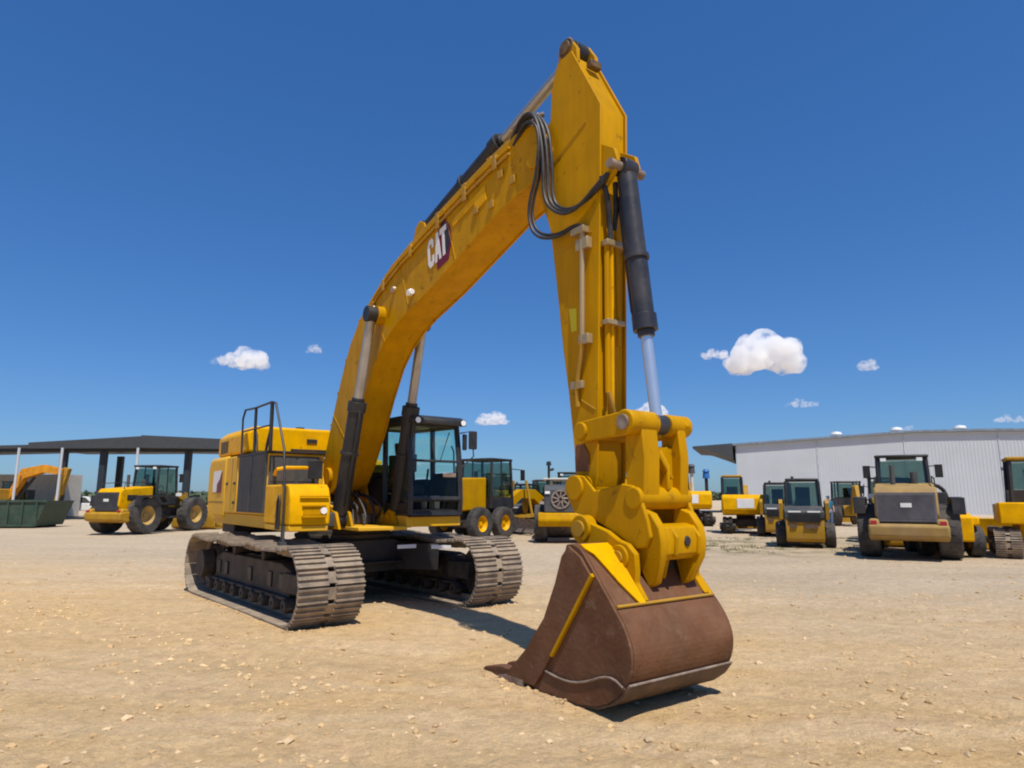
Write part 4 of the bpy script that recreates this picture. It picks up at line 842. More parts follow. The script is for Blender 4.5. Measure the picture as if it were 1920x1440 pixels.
def small_excavator(label, loc, rz, s=1.0, group=None, stacks=False, slew=0.0, armup=0.0):
    t = thing('small_excavator', label, 'excavator', loc, rz, group)
    M = Matrix.Identity(4)
    for y in (-0.78, 0.78): make_track(t, y, 0.40, L=0.95, r=0.30, zc=0.33, n=34, M=M, shoem=FRAME, framem=FRAME, rollers=4)
    b = MB(); b.box(-0.6, 0.6, -0.6, 0.6, 0.3, 0.62); b.cyl((0,0,0.6), (0,0,0.78), 0.4); b.build('carbody', FRAME, t, bevel=0.02)
    b = MB(); b.prism([(-1.15, 0.85), (-1.30, 1.05), (-1.28, 1.55), (-1.10, 1.68), (-0.4, 1.68), (-0.4, 0.80)], -0.98, 0.98); b.build('counterweight', YELB, t, bevel=0.08, seg=3)
    b = MB(); b.box(-0.4, 0.95, -0.95, 0.0, 0.80, 1.62); b.box(-0.4, 0.95, 0.0, 0.98, 0.78, 0.95); b.build('house', YELD, t, bevel=0.04)
    b = MB(); b.box(-1.31, -1.285, -0.35, 0.35, 1.1, 1.5); b.build('engine_door', WHITE, t, bevel=0.01)
    add_cab(t, -0.42, 0.90, 0.4, 0.98, 2.55, roofm=YELD, taper=0.05, y0=0.08, y1=0.95, over=0.03, sill=0.35)
    k = armup
    b = MB(); b.prism([(0.95, 0.9), (1.15, 0.9), (1.75, 1.5), (2.4, 1.9), (3.1, 1.85), (3.1, 2.0), (2.4, 2.15), (1.5, 1.75)], -0.22, 0.0); b.build('boom', YELD, t, bevel=0.01)
    b = MB(); b.prism([(3.0, 2.1), (3.2, 2.05), (3.3, 1.0), (3.15, 0.9)], -0.2, -0.02); b.build('stick', YELD, t, bevel=0.01)
    b = MB(); b.prism([(3.2, 1.5), (3.3, 1.3), (3.35, 0.8), (3.0, 0.5), (2.6, 0.6), (2.75, 0.9), (3.0, 1.3)], -0.5, 0.3); b.build('bucket', RUST, t, bevel=0.01)
    b = MB(); b.cyl((1.1, -0.3, 0.95), (1.7, -0.3, 1.35), 0.06); b.cyl((1.7, -0.3, 1.35), (1.95, -0.3, 1.6), 0.035); b.build('boom_cylinder', BLKC, t)
    b = MB(); b.prism([(1.6, 0.15), (1.7, 0.1), (1.75, 0.3), (1.65, 0.55), (1.6, 0.5)], -0.98, 0.98); b.box(0.8, 1.65, -0.5, -0.4, 0.25, 0.35); b.box(0.8, 1.65, 0.4, 0.5, 0.25, 0.35); b.build('dozer_blade', YELD, t)
    if stacks:
        for y, zt, m2 in ((-0.1, 3.0, GREY), (-0.78, 2.75, BLUE)):
            b = MB(); b.cyl((-0.7, y, 1.65), (-0.7, y, zt-0.45), 0.08); st = b.build('intake_stack', CREAM if m2 is GREY else BLK, t)
            b = MB(); b.cyl((-0.7, y, zt-0.45), (-0.7, y, zt-0.12), 0.17, 0.14); b.cyl((-0.7, y, zt-0.12), (-0.7, y, zt), 0.19, 0.10); b.build('stack_cap', m2, st)
    t.scale = (s, s, s)
    return t
def skid_steer(label, loc, rz, s=1.0, group=None):
    t = thing('skid_steer_loader', label, 'skid steer loader', loc, rz, group)
    for x in (-0.55, 0.6):
        for sd in (-1, 1): add_wheel(t, x, sd*0.78, 0.42, 0.32, sd, lugs=16)
    b = MB(); b.prism([(-1.25, 0.30), (-1.30, 0.62), (-1.28, 0.98), (1.1, 0.98), (1.15, 0.3), (0.9, 0.2), (-1.1, 0.2)], -0.60, 0.60); b.build('body', YELD, t, bevel=0.03)
    b = MB(); b.prism([(-1.32, 0.98), (-1.32, 1.22), (-1.15, 1.34), (-0.45, 1.40), (-0.45, 0.98)], -0.62, 0.62); b.build('engine_hood', GREY, t, bevel=0.03)
    b = MB(); b.box(-1.335, -1.31, -0.5, 0.5, 0.86, 1.16)
    for i in range(6): b.box(-1.345, -1.33, -0.48, 0.48, 0.88+i*0.045, 0.90+i*0.045)
    b.build('radiator_grille', BLK, t)
    b = MB(); b.box(-1.34, -1.30, -0.40, 0.02, 0.66, 0.80); b.box(-1.34, -1.30, 0.25, 0.45, 0.68, 0.80); b.build('tail_light', RUSTD, t)
    b = MB(); b.box(-1.345, -1.3, -0.5, -0.1, 1.19, 1.24); b.box(-1.345, -1.3, 0.1, 0.5, 1.19, 1.24); b.build('reflector', WHITE, t)
    add_cab(t, -0.5, 0.75, 0.56, 1.0, 2.35, taper=0.09, over=0.03, sill=0.3)
    b = MB()
    for sd in (-1, 1): b.prism([(-1.25, 0.95), (-1.35, 1.5), (-1.05, 1.62), (0.9, 1.25), (1.5, 0.5), (1.35, 0.42), (0.75, 1.08), (-0.9, 1.35), (-1.0, 0.95)], sd*0.72-0.06, sd*0.72+0.06)
    b.build('lift_arm', YELD, t, bevel=0.01)
    b = MB(); b.prism([(1.45, 0.1), (1.4, 0.6), (1.55, 0.7), (1.55, 0.18), (2.2, 0.08), (1.6, 0.05)], -0.95, 0.95); b.build('loader_bucket', FRAME, t)
    b = MB(); b.cyl((-0.1, 0.3, 2.35), (-0.1, 0.3, 2.43), 0.05); b.build('beacon', GREY, t)
    t.scale = (s, s, s)
    return t

DUSTY = mat('dust_caked_paint', (0.34, 0.22, 0.07), 0.75, var=0.2, dust=(0.30, 0.20, 0.11), dustamt=0.8, dscale=1.8, spec=0.2)
# left loader under the canopy, seen from its rear right corner
wheel_loader('yellow wheel loader parked left of the big excavator, black cab against the canopy', (-17.75, 33.2, 0), R(76), R_=0.86, lift=0.1)
# big loader seen square from the rear
wheel_loader('large dusty wheel loader seen from the rear in front of the white building', (12.05, 20.6, 0), R(60), R_=0.80, s=0.95, cap=DUSTY, lift=0.1, ctop=3.12, grille=mat('grey_grille', (0.13, 0.125, 0.13), 0.5), cwm=DUSTY, hw=0.80)
wheel_loader('smaller wheel loader half hidden behind the large dusty loader', (14.9, 26.8, 0), R(64), R_=0.80, s=0.76, lift=0.0)
skid_steer('compact skid steer loader with dark cab, rear towards the viewer beside the person', (10.35, 23.9, 0), R(67))
skid_steer('second skid steer loader mostly hidden left of the compact one', (11.95, 30.2, 0), R(70), s=1.0)
small_excavator('small yellow excavator with cab left of the white building wall', (11.3, 32.6, 0), R(72), s=1.08)
small_excavator('small excavator with two capped intake stacks, partly hidden behind the bucket linkage', (10.9, 41.0, 0), R(76), s=1.22, stacks=True)

# backhoe loader between the skid steer and the loaders
def backhoe(label, loc, rz):
  t = thing('backhoe_loader', label, 'backhoe loader', loc, rz)
  for sd in (-1, 1): add_wheel(t, -0.7, sd*0.85, 0.62, 0.42, sd); add_wheel(t, 1.5, sd*0.85, 0.42, 0.3, sd)
  b = MB(); b.box(-1.1, 1.9, -0.5, 0.5, 0.6, 1.2); b.prism([(0.6, 1.2), (0.6, 1.7), (1.9, 1.55), (1.95, 1.2)], -0.42, 0.42); b.build('body', YELD, t, bevel=0.04)
  add_cab(t, -0.8, 0.6, 0.66, 1.2, 2.65, taper=0.08)
  b = MB(); b.prism([(-1.1, 0.7), (-1.35, 0.75), (-1.9, 2.3), (-1.7, 2.4), (-1.2, 1.5)], -0.2, 0.1); b.prism([(-1.9, 2.4), (-1.7, 2.4), (-2.3, 0.9), (-2.45, 1.0)], -0.15, 0.05); b.build('backhoe_arm', YELD, t, bevel=0.01)
  b = MB(); b.box(-0.88, -0.82, -0.62, -0.42, 1.35, 1.55); b.build('tail_light', RED, t)
  b = MB(); b.box(-0.95, -0.8, -1.0, 1.0, 0.5, 1.25); b.build('stabiliser_frame', FRAME, t)
  b = MB(); b.prism([(1.9, 0.9), (2.6, 0.5), (2.7, 0.6), (2.0, 1.2)], -0.5, 0.5); b.build('loader_arm', YELD, t)
  b = MB(); b.prism([(2.6, 0.1), (2.55, 0.7), (2.75, 0.8), (2.75, 0.2), (3.3, 0.1)], -1.1, 1.1); b.build('loader_bucket', YELD, t)
backhoe('yellow backhoe loader with red lamp standing farther back beside the person', (20.4, 41.0, 0), R(80))
backhoe('backhoe loader with folded arm seen between the motor grader and the compactor', (1.9, 37.5, 0), R(98))
backhoe('backhoe loader deep in the row, seen past the right side of the bucket linkage', (10.2, 46.5, 0), R(88))
wheel_loader('wheel loader behind the compactor, its cab just above the grille', (3.0, 33.5, 0), R(80), s=0.9, cap=DUSTY)
skid_steer('skid steer loader glimpsed between the grader wheels and the compactor', (0.55, 33.0, 0), R(60))
wheel_loader('wheel loader far behind the motor grader in the middle of the row', (-0.9, 40.0, 0), R(115), s=0.95)

# motor grader
t = thing('motor_grader', 'yellow motor grader with black cab and tandem wheels behind the big excavator', 'motor grader', (-1.65, 28.0, 0), R(55))
for x in (-0.78, 0.78):
    for sd in (-1, 1): add_wheel(t, x, sd*1.0, 0.66, 0.40, sd, rimr=0.48, rim=YELB)
for sd in (-1, 1): add_wheel(t, 6.1, sd*1.0, 0.66, 0.40, sd, rimr=0.48, rim=YELB)
b = MB(); b.box(-1.1, 1.1, -0.78, 0.78, 0.5, 0.8); b.box(-1.7, 1.2, -0.45, 0.45, 0.7, 1.25); b.build('chassis', FRAME, t, bevel=0.02)
b = MB(); b.prism([(-1.75, 1.15), (-1.75, 2.25), (-1.55, 2.45), (0.15, 2.5), (0.15, 1.15)], -0.62, 0.62); b.build('engine_hood', YEL, t, bevel=0.06, seg=3)
b = MB(); b.box(-1.78, -1.74, -0.5, 0.5, 1.3, 2.2); b.build('radiator_grille', GREY, t)
b = MB(); b.cyl((-0.8, 0.2, 2.4), (-0.8, 0.2, 2.95), 0.07); b.build('exhaust_pipe', GREY, t)
c = add_cab(t, 0.2, 1.75, 0.82, 1.25, 3.32, taper=0.10)
for sd in (-1, 1):
    b = MB(); b.tube([(1.7, sd*0.8, 2.9), (1.85, sd*1.25, 2.85), (1.85, sd*1.28, 2.6)], 0.02); b.box(1.82, 1.88, sd*1.28-0.10, sd*1.28+0.10, 2.4, 2.85); b.build('mirror', BLK, c, bevel=0.01)
b = MB(); b.prism([(1.7, 1.1), (1.9, 1.35), (3.4, 2.05), (4.6, 2.05), (5.9, 1.45), (6.3, 1.1), (6.2, 0.75), (5.8, 0.85), (4.5, 1.6), (3.5, 1.65), (2.2, 1.0)], -0.15, 0.15); b.box(5.9, 6.25, -0.85, 0.85, 0.55, 0.8); b.build('gooseneck_frame', YEL, t, bevel=0.02)
b = MB(); b.lathe([(0.55, -0.05), (0.72, -0.05), (0.72, 0.05), (0.55, 0.05)], 32); b.xf(Matrix.Translation((3.7, 0, 0.85)) @ Matrix.Rotation(R(90), 4, 'X')); b.prism([(3.6, 0.9), (5.9, 0.95), (5.9, 0.8), (3.6, 0.75)], -0.12, 0.12); b.build('blade_circle', YELD, t)
b = MB(); b.prism([(-0.05, 0.0), (0.05, 0.25), (0.0, 0.6), (0.08, 0.6), (0.13, 0.25), (0.03, 0.0)], -1.85, 1.85); b.xf(Matrix.Translation((3.6, 0, 0.12)) @ Matrix.Rotation(R(-28), 4, 'Z')); b.build('moldboard', WORN, t)
for sd in (-1, 1):
    b = MB(); b.cyl((3.5, sd*0.35, 2.45), (3.6, sd*0.6, 0.95), 0.06); b.build('lift_cylinder', YELD, t)

# compactor seen from the rear
t = thing('compactor', 'yellow soil compactor with black rear grille, partly hidden by the bucket linkage', 'compactor', (2.05, 27.0, 0), R(86))
for sd in (-1, 1): add_wheel(t, -0.9, sd*0.86, 0.72, 0.50, sd)
b = MB(); b.prism([(-2.0, 0.62), (-2.1, 0.85), (-2.0, 1.12), (0.2, 1.2), (0.2, 0.6)], -0.95, 0.95); b.build('rear_frame', YEL, t, bevel=0.06, seg=3)
b = MB(); b.prism([(-1.95, 1.12), (-1.92, 1.98), (-1.75, 2.15), (-0.3, 2.2), (-0.3, 1.12)], -0.72, 0.72); b.build('engine_hood', GREY, t, bevel=0.05, seg=3)
b = MB(); b.lathe([(0.30, -0.02), (0.36, -0.02), (0.36, 0.02), (0.30, 0.02)], 28)
for i in range(9):
    a = 2*math.pi*i/9; b.box(0, 0, 0, 0, 0, 0); b.tube([(0.06*math.cos(a), 0, 0.06*math.sin(a)), (0.31*math.cos(a+0.25), 0, 0.31*math.sin(a+0.25))], 0.035, seg=5)
b.xf(Matrix.Translation((-1.97, 0.1, 1.62)) @ Matrix.Rotation(R(90), 4, 'Z')).build('radiator_fan', WORN, t)
b = MB(); b.box(-1.98, -1.94, -0.68, -0.5, 1.82, 1.92); b.box(-1.98, -1.94, 0.5, 0.68, 1.82, 1.92); b.build('work_light', LAMP, t)
b = MB()
for x in (-0.2, 1.0):
    for y in (-0.62, 0.62): b.tube([(x, y, 1.2), (x, y, 2.36)], 0.045, seg=6)
b.build('canopy_post', BLK, t)
b = MB(); b.box(-0.55, 1.3, -0.78, 0.78, 2.36, 2.45); b.build('canopy_roof', CREAM, t, bevel=0.03)
b = MB(); b.lathe([(0.0, -1.0), (0.74, -1.0), (0.76, -0.98), (0.76, 0.98), (0.74, 1.0), (0.0, 1.0)], 40, (2.3, 0, 0.76)); b.build('drum', WORN, t)
b = MB(); b.box(1.2, 3.25, -1.15, -1.05, 0.55, 0.95); b.box(1.2, 3.25, 1.05, 1.15, 0.55, 0.95); b.box(1.2, 1.35, -1.1, 1.1, 0.55, 1.0); b.box(3.15, 3.3, -1.1, 1.1, 0.55, 0.95); b.build('drum_frame', YEL, t, bevel=0.02)
b = MB(); b.tube([(-0.5, 0.55, 2.2), (-0.5, 0.55, 2.95)], 0.05); b.cyl((-0.5, 0.55, 2.95), (-0.5, 0.55, 3.1), 0.11, 0.08); b.tube([(-0.5, 0.55, 2.75), (-0.5, 0.35, 2.8)], 0.05); b.build('exhaust_pipe', BLK, t)

# crawler dozer at the right edge
t = thing('crawler_dozer', 'yellow crawler dozer at the right edge in front of the white building', 'bulldozer', (15.35, 19.7, 0), R(58))
for y in (-0.86, 0.86): make_track(t, y, 0.62, L=1.15, r=0.36, zc=0.40, n=38, M=Matrix.Identity(4), shoem=SHOE, framem=FRAME, rollers=6)
b = MB(); b.box(-1.2, 1.0, -0.55, 0.55, 0.45, 1.1); b.prism([(0.3, 1.05), (0.3, 1.75), (1.55, 1.62), (1.6, 0.7), (0.9, 0.6)], -0.42, 0.42); b.build('body', YEL, t, bevel=0.04)
b = MB(); b.box(-1.35, 0.35, -1.02, -0.5, 1.0, 1.5); b.box(-1.35, 0.35, 0.5, 1.02, 1.0, 1.5); b.box(-1.45, -0.8, -1.0, 1.0, 0.95, 1.55); b.build('fender_tank', YELB, t, bevel=0.04)
b = MB(); b.box(1.60, 1.63, -0.36, 0.36, 0.8, 1.5); b.build('radiator_grille', GREY, t)
c = add_cab(t, -0.9, 0.4, 0.62, 1.45, 2.85, roofm=YELD, taper=0.08)
b = MB(); b.box(0.42, 0.47, -0.7, -0.5, 2.5, 2.6); b.box(0.42, 0.47, 0.5, 0.7, 2.5, 2.6); b.build('work_light', LAMP, c)
b = MB(); b.prism([(2.2, 0.05), (2.25, 0.5), (2.2, 1.0), (2.28, 1.02), (2.36, 0.5), (2.3, 0.02)], -0.55, 1.5); b.build('dozer_blade', YEL, t, bevel=0.01)
b = MB(); b.box(-0.2, 2.2, 1.22, 1.36, 0.35, 0.5); b.box(-0.2, 2.2, -0.55, -0.45, 0.35, 0.5); b.build('push_arm', YELD, t)
b = MB(); b.cyl((0.8, -0.25, 1.65), (0.8, -0.25, 2.1), 0.05); b.build('exhaust_pipe', GREY, t)
# small tractor with hooped guard beside it
t = thing('utility_tractor', 'low yellow tractor with round black roll hoop left of the crawler dozer', 'tractor', (12.95, 20.4, 0), R(72))
for x, rr in ((-0.7, 0.45), (0.9, 0.45)):
    for sd in (-1, 1): add_wheel(t, x, sd*0.62, rr, 0.34, sd)
b = MB(); b.prism([(-1.2, 0.45), (-1.25, 1.15), (-1.0, 1.25), (0.3, 1.28), (1.3, 1.1), (1.4, 0.5)], -0.5, 0.5); b.box(-1.15, 0.2, -0.68, 0.68, 0.9, 1.15); b.build('body', YELB, t, bevel=0.05)
b = MB(); b.box(-0.2, 0.3, -0.3, 0.3, 1.25, 1.5); b.box(0.2, 0.32, -0.3, 0.3, 1.45, 1.85); b.build('seat', SEAT, t, bevel=0.03)
b = MB(); b.tube([(0.75, -0.45, 1.0), (0.75, -0.45, 1.7), (0.75, -0.32, 2.0), (0.75, 0, 2.12), (0.75, 0.32, 2.0), (0.75, 0.45, 1.7), (0.75, 0.45, 1.0)], 0.06, smooth=1); b.build('roll_hoop', BLK, t)

# the skip at far left
t = thing('excavator', 'orange-yellow excavator with arm lowered, behind the green skip at far left', 'excavator', (-38.8, 50.5, 0), R(-4))
for y in (-1.1, 1.1): make_track(t, y, 0.6, L=1.6, r=0.42, zc=0.45, n=40, M=Matrix.Identity(4), shoem=FRAME, framem=FRAME, rollers=5)
b = MB(); b.box(-1.0, 1.0, -1.0, 1.0, 0.5, 1.1); b.build('carbody', FRAME, t)
b = MB(); b.box(-2.2, 1.2, -1.25, 1.25, 1.1, 2.3); b.build('house', YELD, t, bevel=0.06)
add_cab(t, 0.1, 1.4, 0.5, 1.15, 2.9, roofm=BLK, y0=0.2, y1=1.2)
b = MB(); b.prism([(0.8, 1.5), (1.2, 1.5), (2.2, 3.1), (3.6, 3.5), (5.4, 3.3), (5.4, 3.75), (3.6, 4.1), (1.9, 3.8)], -0.25, 0.25); b.build('boom', mat('orange_paint', (0.62, 0.25, 0.01), 0.5), t, bevel=0.02)
b = MB(); b.prism([(5.2, 3.9), (5.6, 3.8), (4.9, 0.9), (4.6, 0.9)], -0.2, 0.2); b.build('stick', YELD, t, bevel=0.02)
b = MB(); b.prism([(4.6, 0.95), (4.95, 0.95), (5.1, 0.4), (4.5, 0.0), (3.8, 0.2), (4.2, 0.5)], -0.6, 0.6); b.build('bucket', RUST, t)
b = MB(); b.cyl((1.4, 0.3, 1.5), (2.6, 0.3, 3.2), 0.1); b.build('boom_cylinder', BLKC, t)

# green roll-off skip
t = thing('skip', 'dark green ribbed roll-off skip standing at the left edge', 'skip', (-29.5, 38.6, 0), R(2))
b = MB(); b.add([(-4.2,-1.2,0.12),(3.0,-1.2,0.12),(3.0,1.2,0.12),(-4.2,1.2,0.12),(-4.2,-1.25,1.5),(3.5,-1.25,1.5),(3.5,1.25,1.5),(-4.2,1.25,1.5),
   (-4.15,-1.13,0.2),(2.95,-1.13,0.2),(2.95,1.13,0.2),(-4.15,1.13,0.2),(-4.15,-1.18,1.5),(3.43,-1.18,1.5),(3.43,1.18,1.5),(-4.15,1.18,1.5)],
  [(0,3,2,1),(0,1,5,4),(1,2,6,5),(2,3,7,6),(3,0,4,7),(8,9,10,11),(8,12,13,9),(9,13,14,10),(10,14,15,11),(11,15,12,8),(4,5,13,12),(5,6,14,13),(6,7,15,14),(7,4,12,15)])
b.build('bin', GREEN, t)
b = MB()
for i in range(10): x = -4.0+i*0.78; b.box(x-0.05, x+0.05, -1.33, -1.2, 0.1, 1.42)
b.box(-4.25, 3.55, -1.32, -1.24, 1.42, 1.55); b.box(-4.25, 3.05, -1.32, -1.18, 0.08, 0.2); b.build('rib', GREEN, t)
b = MB(); b.box(-4.2, 3.0, -0.6, -0.45, 0.0, 0.12); b.box(-4.2, 3.0, 0.45, 0.6, 0.0, 0.12)
for x in (-3.6, 2.7): b.cyl((x, -0.9, 0.09), (x, 0.9, 0.09), 0.09)
b.build('skid_rail', FRAME, t)

# open canopy
t = thing('canopy', 'open-sided canopy with dark flat roof on steel posts behind the left loader', 'canopy', (0, 0, 0))
rp = MB()
def slab(x0, y0, x1, y1, dep, zb0, zb1, zt0, zt1):
    rp.add([(x0,y0,zb0),(x1,y1,zb1),(x1,y1+dep,zb1),(x0,y0+dep,zb0),(x0,y0,zt0),(x1,y1,zt1),(x1,y1+dep,zt1),(x0,y0+dep,zt0)], [(0,3,2,1),(4,5,6,7),(0,1,5,4),(1,2,6,5),(2,3,7,6),(3,0,4,7)])
slab(-58, 50.6, -36.4, 50.0, 6, 4.9, 5.35, 5.15, 5.60)
slab(-36.38, 49.8, -27.62, 49.4, 7, 5.30, 5.30, 5.75, 6.20)
slab(-27.6, 49.2, -21.4, 49.5, 7, 5.32, 5.25, 6.25, 5.98)
rp.build('roof', ROOFD, t)
b = MB(); b.box(-40, -21.6, 50.2, 50.4, 5.08, 5.29); b.build('roof_beam', STEELD, t)
for x, y in ((-33.9, 50.3), (-30.9, 50.3), (-24.5, 50.3), (-41.5, 50.9), (-49.0, 51.2), (-57.0, 51.4), (-32.9, 55.9), (-46.5, 55.9), (-57.0, 55.9)):
    b = MB(); b.box(x-0.22, x+0.22, y-0.18, y+0.18, 0, 5.07 if x > -45 else 4.92); b.box(x-0.36, x+0.36, y-0.3, y+0.3, 0, 0.05); b.build('post', STEELD, t)
for x in (-36.5, -33.3, -27.7):
    b = MB(); b.cyl((x, 49.1, 0.1), (x, 49.1, 5.3), 0.09); b.build('downpipe', WALL, t)

# storage container and white truck
t = thing('container', 'cream storage container behind the green skip at far left', 'container', (-41.5, 58.0, 0), R(0))
b = MB(); b.box(-6, 3.4, -1.25, 1.25, 0.1, 3.6)
for i in range(38): b.box(-5.9+i*0.245, -5.8+i*0.245, -1.285, -1.25, 0.2, 3.5)
b.build('container_body', CREAM, t)
b = MB(); b.box(-6.02, -5.85, -1.3, -1.2, 0, 3.62); b.box(3.3, 3.45, -1.3, -1.2, 0, 3.62); b.box(0.2, 1.1, -1.3, -1.27, 0.2, 2.3); b.build('corner_post', GREY, t)
t = thing('pickup_truck', 'white pickup truck far off left of the yellow wheel loader', 'pickup truck', (-39.2, 60.5, 0), R(25))
for x in (-1.6, 1.6):
    for sd in (-1, 1): add_wheel(t, x, sd*0.85, 0.4, 0.25, sd, lugs=0)
b = MB(); b.prism([(-2.8, 0.5), (-2.8, 1.1), (-0.6, 1.15), (-0.4, 1.15), (1.2, 1.15), (2.6, 1.05), (2.75, 0.5)], -0.95, 0.95); b.prism([(-0.7, 1.1), (-0.5, 1.75), (0.8, 1.75), (1.4, 1.1)], -0.82, 0.82); b.build('body', WHITE, t, bevel=0.05)
b = MB(); b.prism([(-0.55, 1.18), (-0.42, 1.68), (0.7, 1.68), (1.2, 1.18)], -0.84, 0.84); b.build('window', GREY, t)

# white industrial building
t = thing('warehouse', 'long white metal-clad warehouse with shallow gabled roof and dark awning', 'building', (24.3, 72.0, 0), R(-20))
D = 0.0; X0 = 0.0; XR = 17.0; X1 = 52.0
b = MB(); prof = [(X0, 0), (X1, 0), (X1, 7.0), (24, 7.98), (XR, 8.05), (X0, 7.2)]
b.prism(prof, D, D+45)
wl = b.build('wall', WALL, t)
b = MB()
n_ = int((X1-X0)/0.30)
def rz_(x): return 7.2+x*(0.85/XR) if x < XR else (8.05-(x-XR)*(0.07/7) if x < 24 else 7.98-(x-24)*(0.98/28))
for i in range(n_):
    x = X0+0.1+i*0.30; b.box(x, x+0.10, D-0.018, D-0.002, 0.25, rz_(x)-0.2)
b.build('wall_rib', WALL, wl)
b = MB()
for xx in (8.0, 16.0, 24.0, 32.0, 40.0): b.box(xx, xx+0.08, D-0.06, D-0.003, 0.2, rz_(xx)-0.1)
b.build('panel_joint', mat('wall_joint', (0.45, 0.47, 0.50), 0.6), wl)
b = MB(); pr = [(X0-0.3, 7.20), (XR, 8.07), (24, 8.0), (X1+0.3, 7.02), (X1+0.3, 7.24), (24, 8.22), (XR, 8.29), (X0-0.3, 7.42)]
b.prism(pr, D-0.35, D+45.3); b.build('roof', mat('grey_roof', (0.20, 0.23, 0.27), 0.5), t)
b = MB(); b.prism([(-4.5, 6.98), (-4.5, 7.22), (-0.31, 7.45), (-0.31, 5.75), (-0.9, 6.0), (-2.9, 6.78), (-3.4, 6.90)], -0.4, 12)  # overhang; its deep lower wedge is the shade beneath, built solid
b.build('awning', ROOFD, t)
for x, h in ((10.4, 0.8), (16.2, 0.75), (22.0, 0.75), (30, 0.7)):
    b = MB(); z = rz_(x)+0.2; b.cyl((x, D+4, z), (x, D+4, z+0.35), 0.28); b.lathe([(0.0, 0.0), (0.52, 0.02), (0.60, 0.22), (0.5, 0.45), (0.0, 0.55)], 18); 
    for k in range(len(b.v)-18*5, len(b.v)): v = b.v[k]; b.v[k] = Vector((x+v.x, D+4+v.z, z+0.3+v.y))
    b.build('roof_vent', WHITE, t)

# person in a teal shirt
def person(loc, rz):
    t = thing('person', 'person in teal shirt and jeans standing right of the compact skid steer loader', 'person', loc, rz)
    def skin(name, joints, edges, m, parent):
        me = bpy.data.meshes.new(name); me.from_pydata([j[0] for j in joints], edges, []); o = bpy.data.objects.new(name, me); col.objects.link(o); o.parent = parent
        md = o.modifiers.new('skin', 'SKIN'); lay = me.skin_vertices[0] if me.skin_vertices else None
        if lay is None:
            bm = bmesh.new(); bm.from_mesh(me); bm.verts.layers.skin.verify(); bm.to_mesh(me); bm.free(); lay = me.skin_vertices[0]
        for i, j in enumerate(joints): lay.data[i].radius = (j[1], j[2] if len(j) > 2 else j[1])
        lay.data[0].use_root = True
        sb = o.modifiers.new('sub', 'SUBSURF'); sb.levels = sb.render_levels = 2; me.materials.append(m); return o
    SK = mat('skin', (0.45, 0.26, 0.17), 0.6)
    J = [((0,0,0.95),0.13,0.10), ((0,0,1.15),0.13,0.10), ((0,0,1.38),0.15,0.10), ((0,0,1.50),0.06), ((0.01,0,1.60),0.085,0.075), ((0.01,0,1.70),0.075),
         ((0,0.20,1.42),0.055), ((0.02,0.26,1.18),0.042), ((0.10,0.24,0.95),0.034), ((0.13,0.235,0.86),0.03), ((0,-0.20,1.42),0.055), ((0.02,-0.26,1.18),0.042), ((0.10,-0.24,0.95),0.034), ((0.13,-0.235,0.86),0.03),
         ((0,0.10,0.88),0.09), ((0.01,0.11,0.50),0.06), ((0,0.12,0.10),0.045), ((0.12,0.13,0.04),0.035), ((0,-0.10,0.88),0.09), ((0.01,-0.11,0.50),0.06), ((0,-0.12,0.10),0.045), ((0.12,-0.13,0.04),0.035)]
    Eg = [(0,1),(1,2),(2,3),(3,4),(4,5),(2,6),(6,7),(7,8),(8,9),(2,10),(10,11),(11,12),(12,13),(0,14),(14,15),(15,16),(16,17),(0,18),(18,19),(19,20),(20,21)]
    body = skin('body', J, Eg, SK, t)
    g = 0.018
    skin('shirt', [((0,0,0.98),0.15,0.12), ((0,0,1.15),0.15,0.12), ((0,0,1.38),0.17,0.12), ((0,0,1.45),0.09), ((0,0.20,1.43),0.075), ((0.01,0.25,1.22),0.06), ((0,-0.20,1.43),0.075), ((0.01,-0.25,1.22),0.06)], [(0,1),(1,2),(2,3),(2,4),(4,5),(2,6),(6,7)], mat('teal_cloth', (0.01, 0.13, 0.22), 0.9), body)
    skin('jeans', [((0,0,0.96),0.145,0.115), ((0,0.10,0.88),0.11), ((0.01,0.11,0.50),0.08), ((0,0.12,0.12),0.065), ((0,-0.10,0.88),0.11), ((0.01,-0.11,0.50),0.08), ((0,-0.12,0.12),0.065)], [(0,1),(1,2),(2,3),(0,4),(4,5),(5,6)], mat('denim', (0.10, 0.16, 0.28), 0.9), body)
    b = MB(); b.lathe([(0.0, 0.10), (0.06, 0.09), (0.10, 0.04), (0.105, 0.0), (0.0, 0.0)], 18); b.xf(Matrix.Translation((0.0, 0, 1.68)) @ Matrix.Rotation(R(90), 4, 'X')); b.box(0.05, 0.17, -0.06, 0.06, 1.68, 1.69); b.build('cap', mat('cap_cloth', (0.05, 0.09, 0.12), 0.9), body)
person((17.7, 37.6, 0), R(-80))

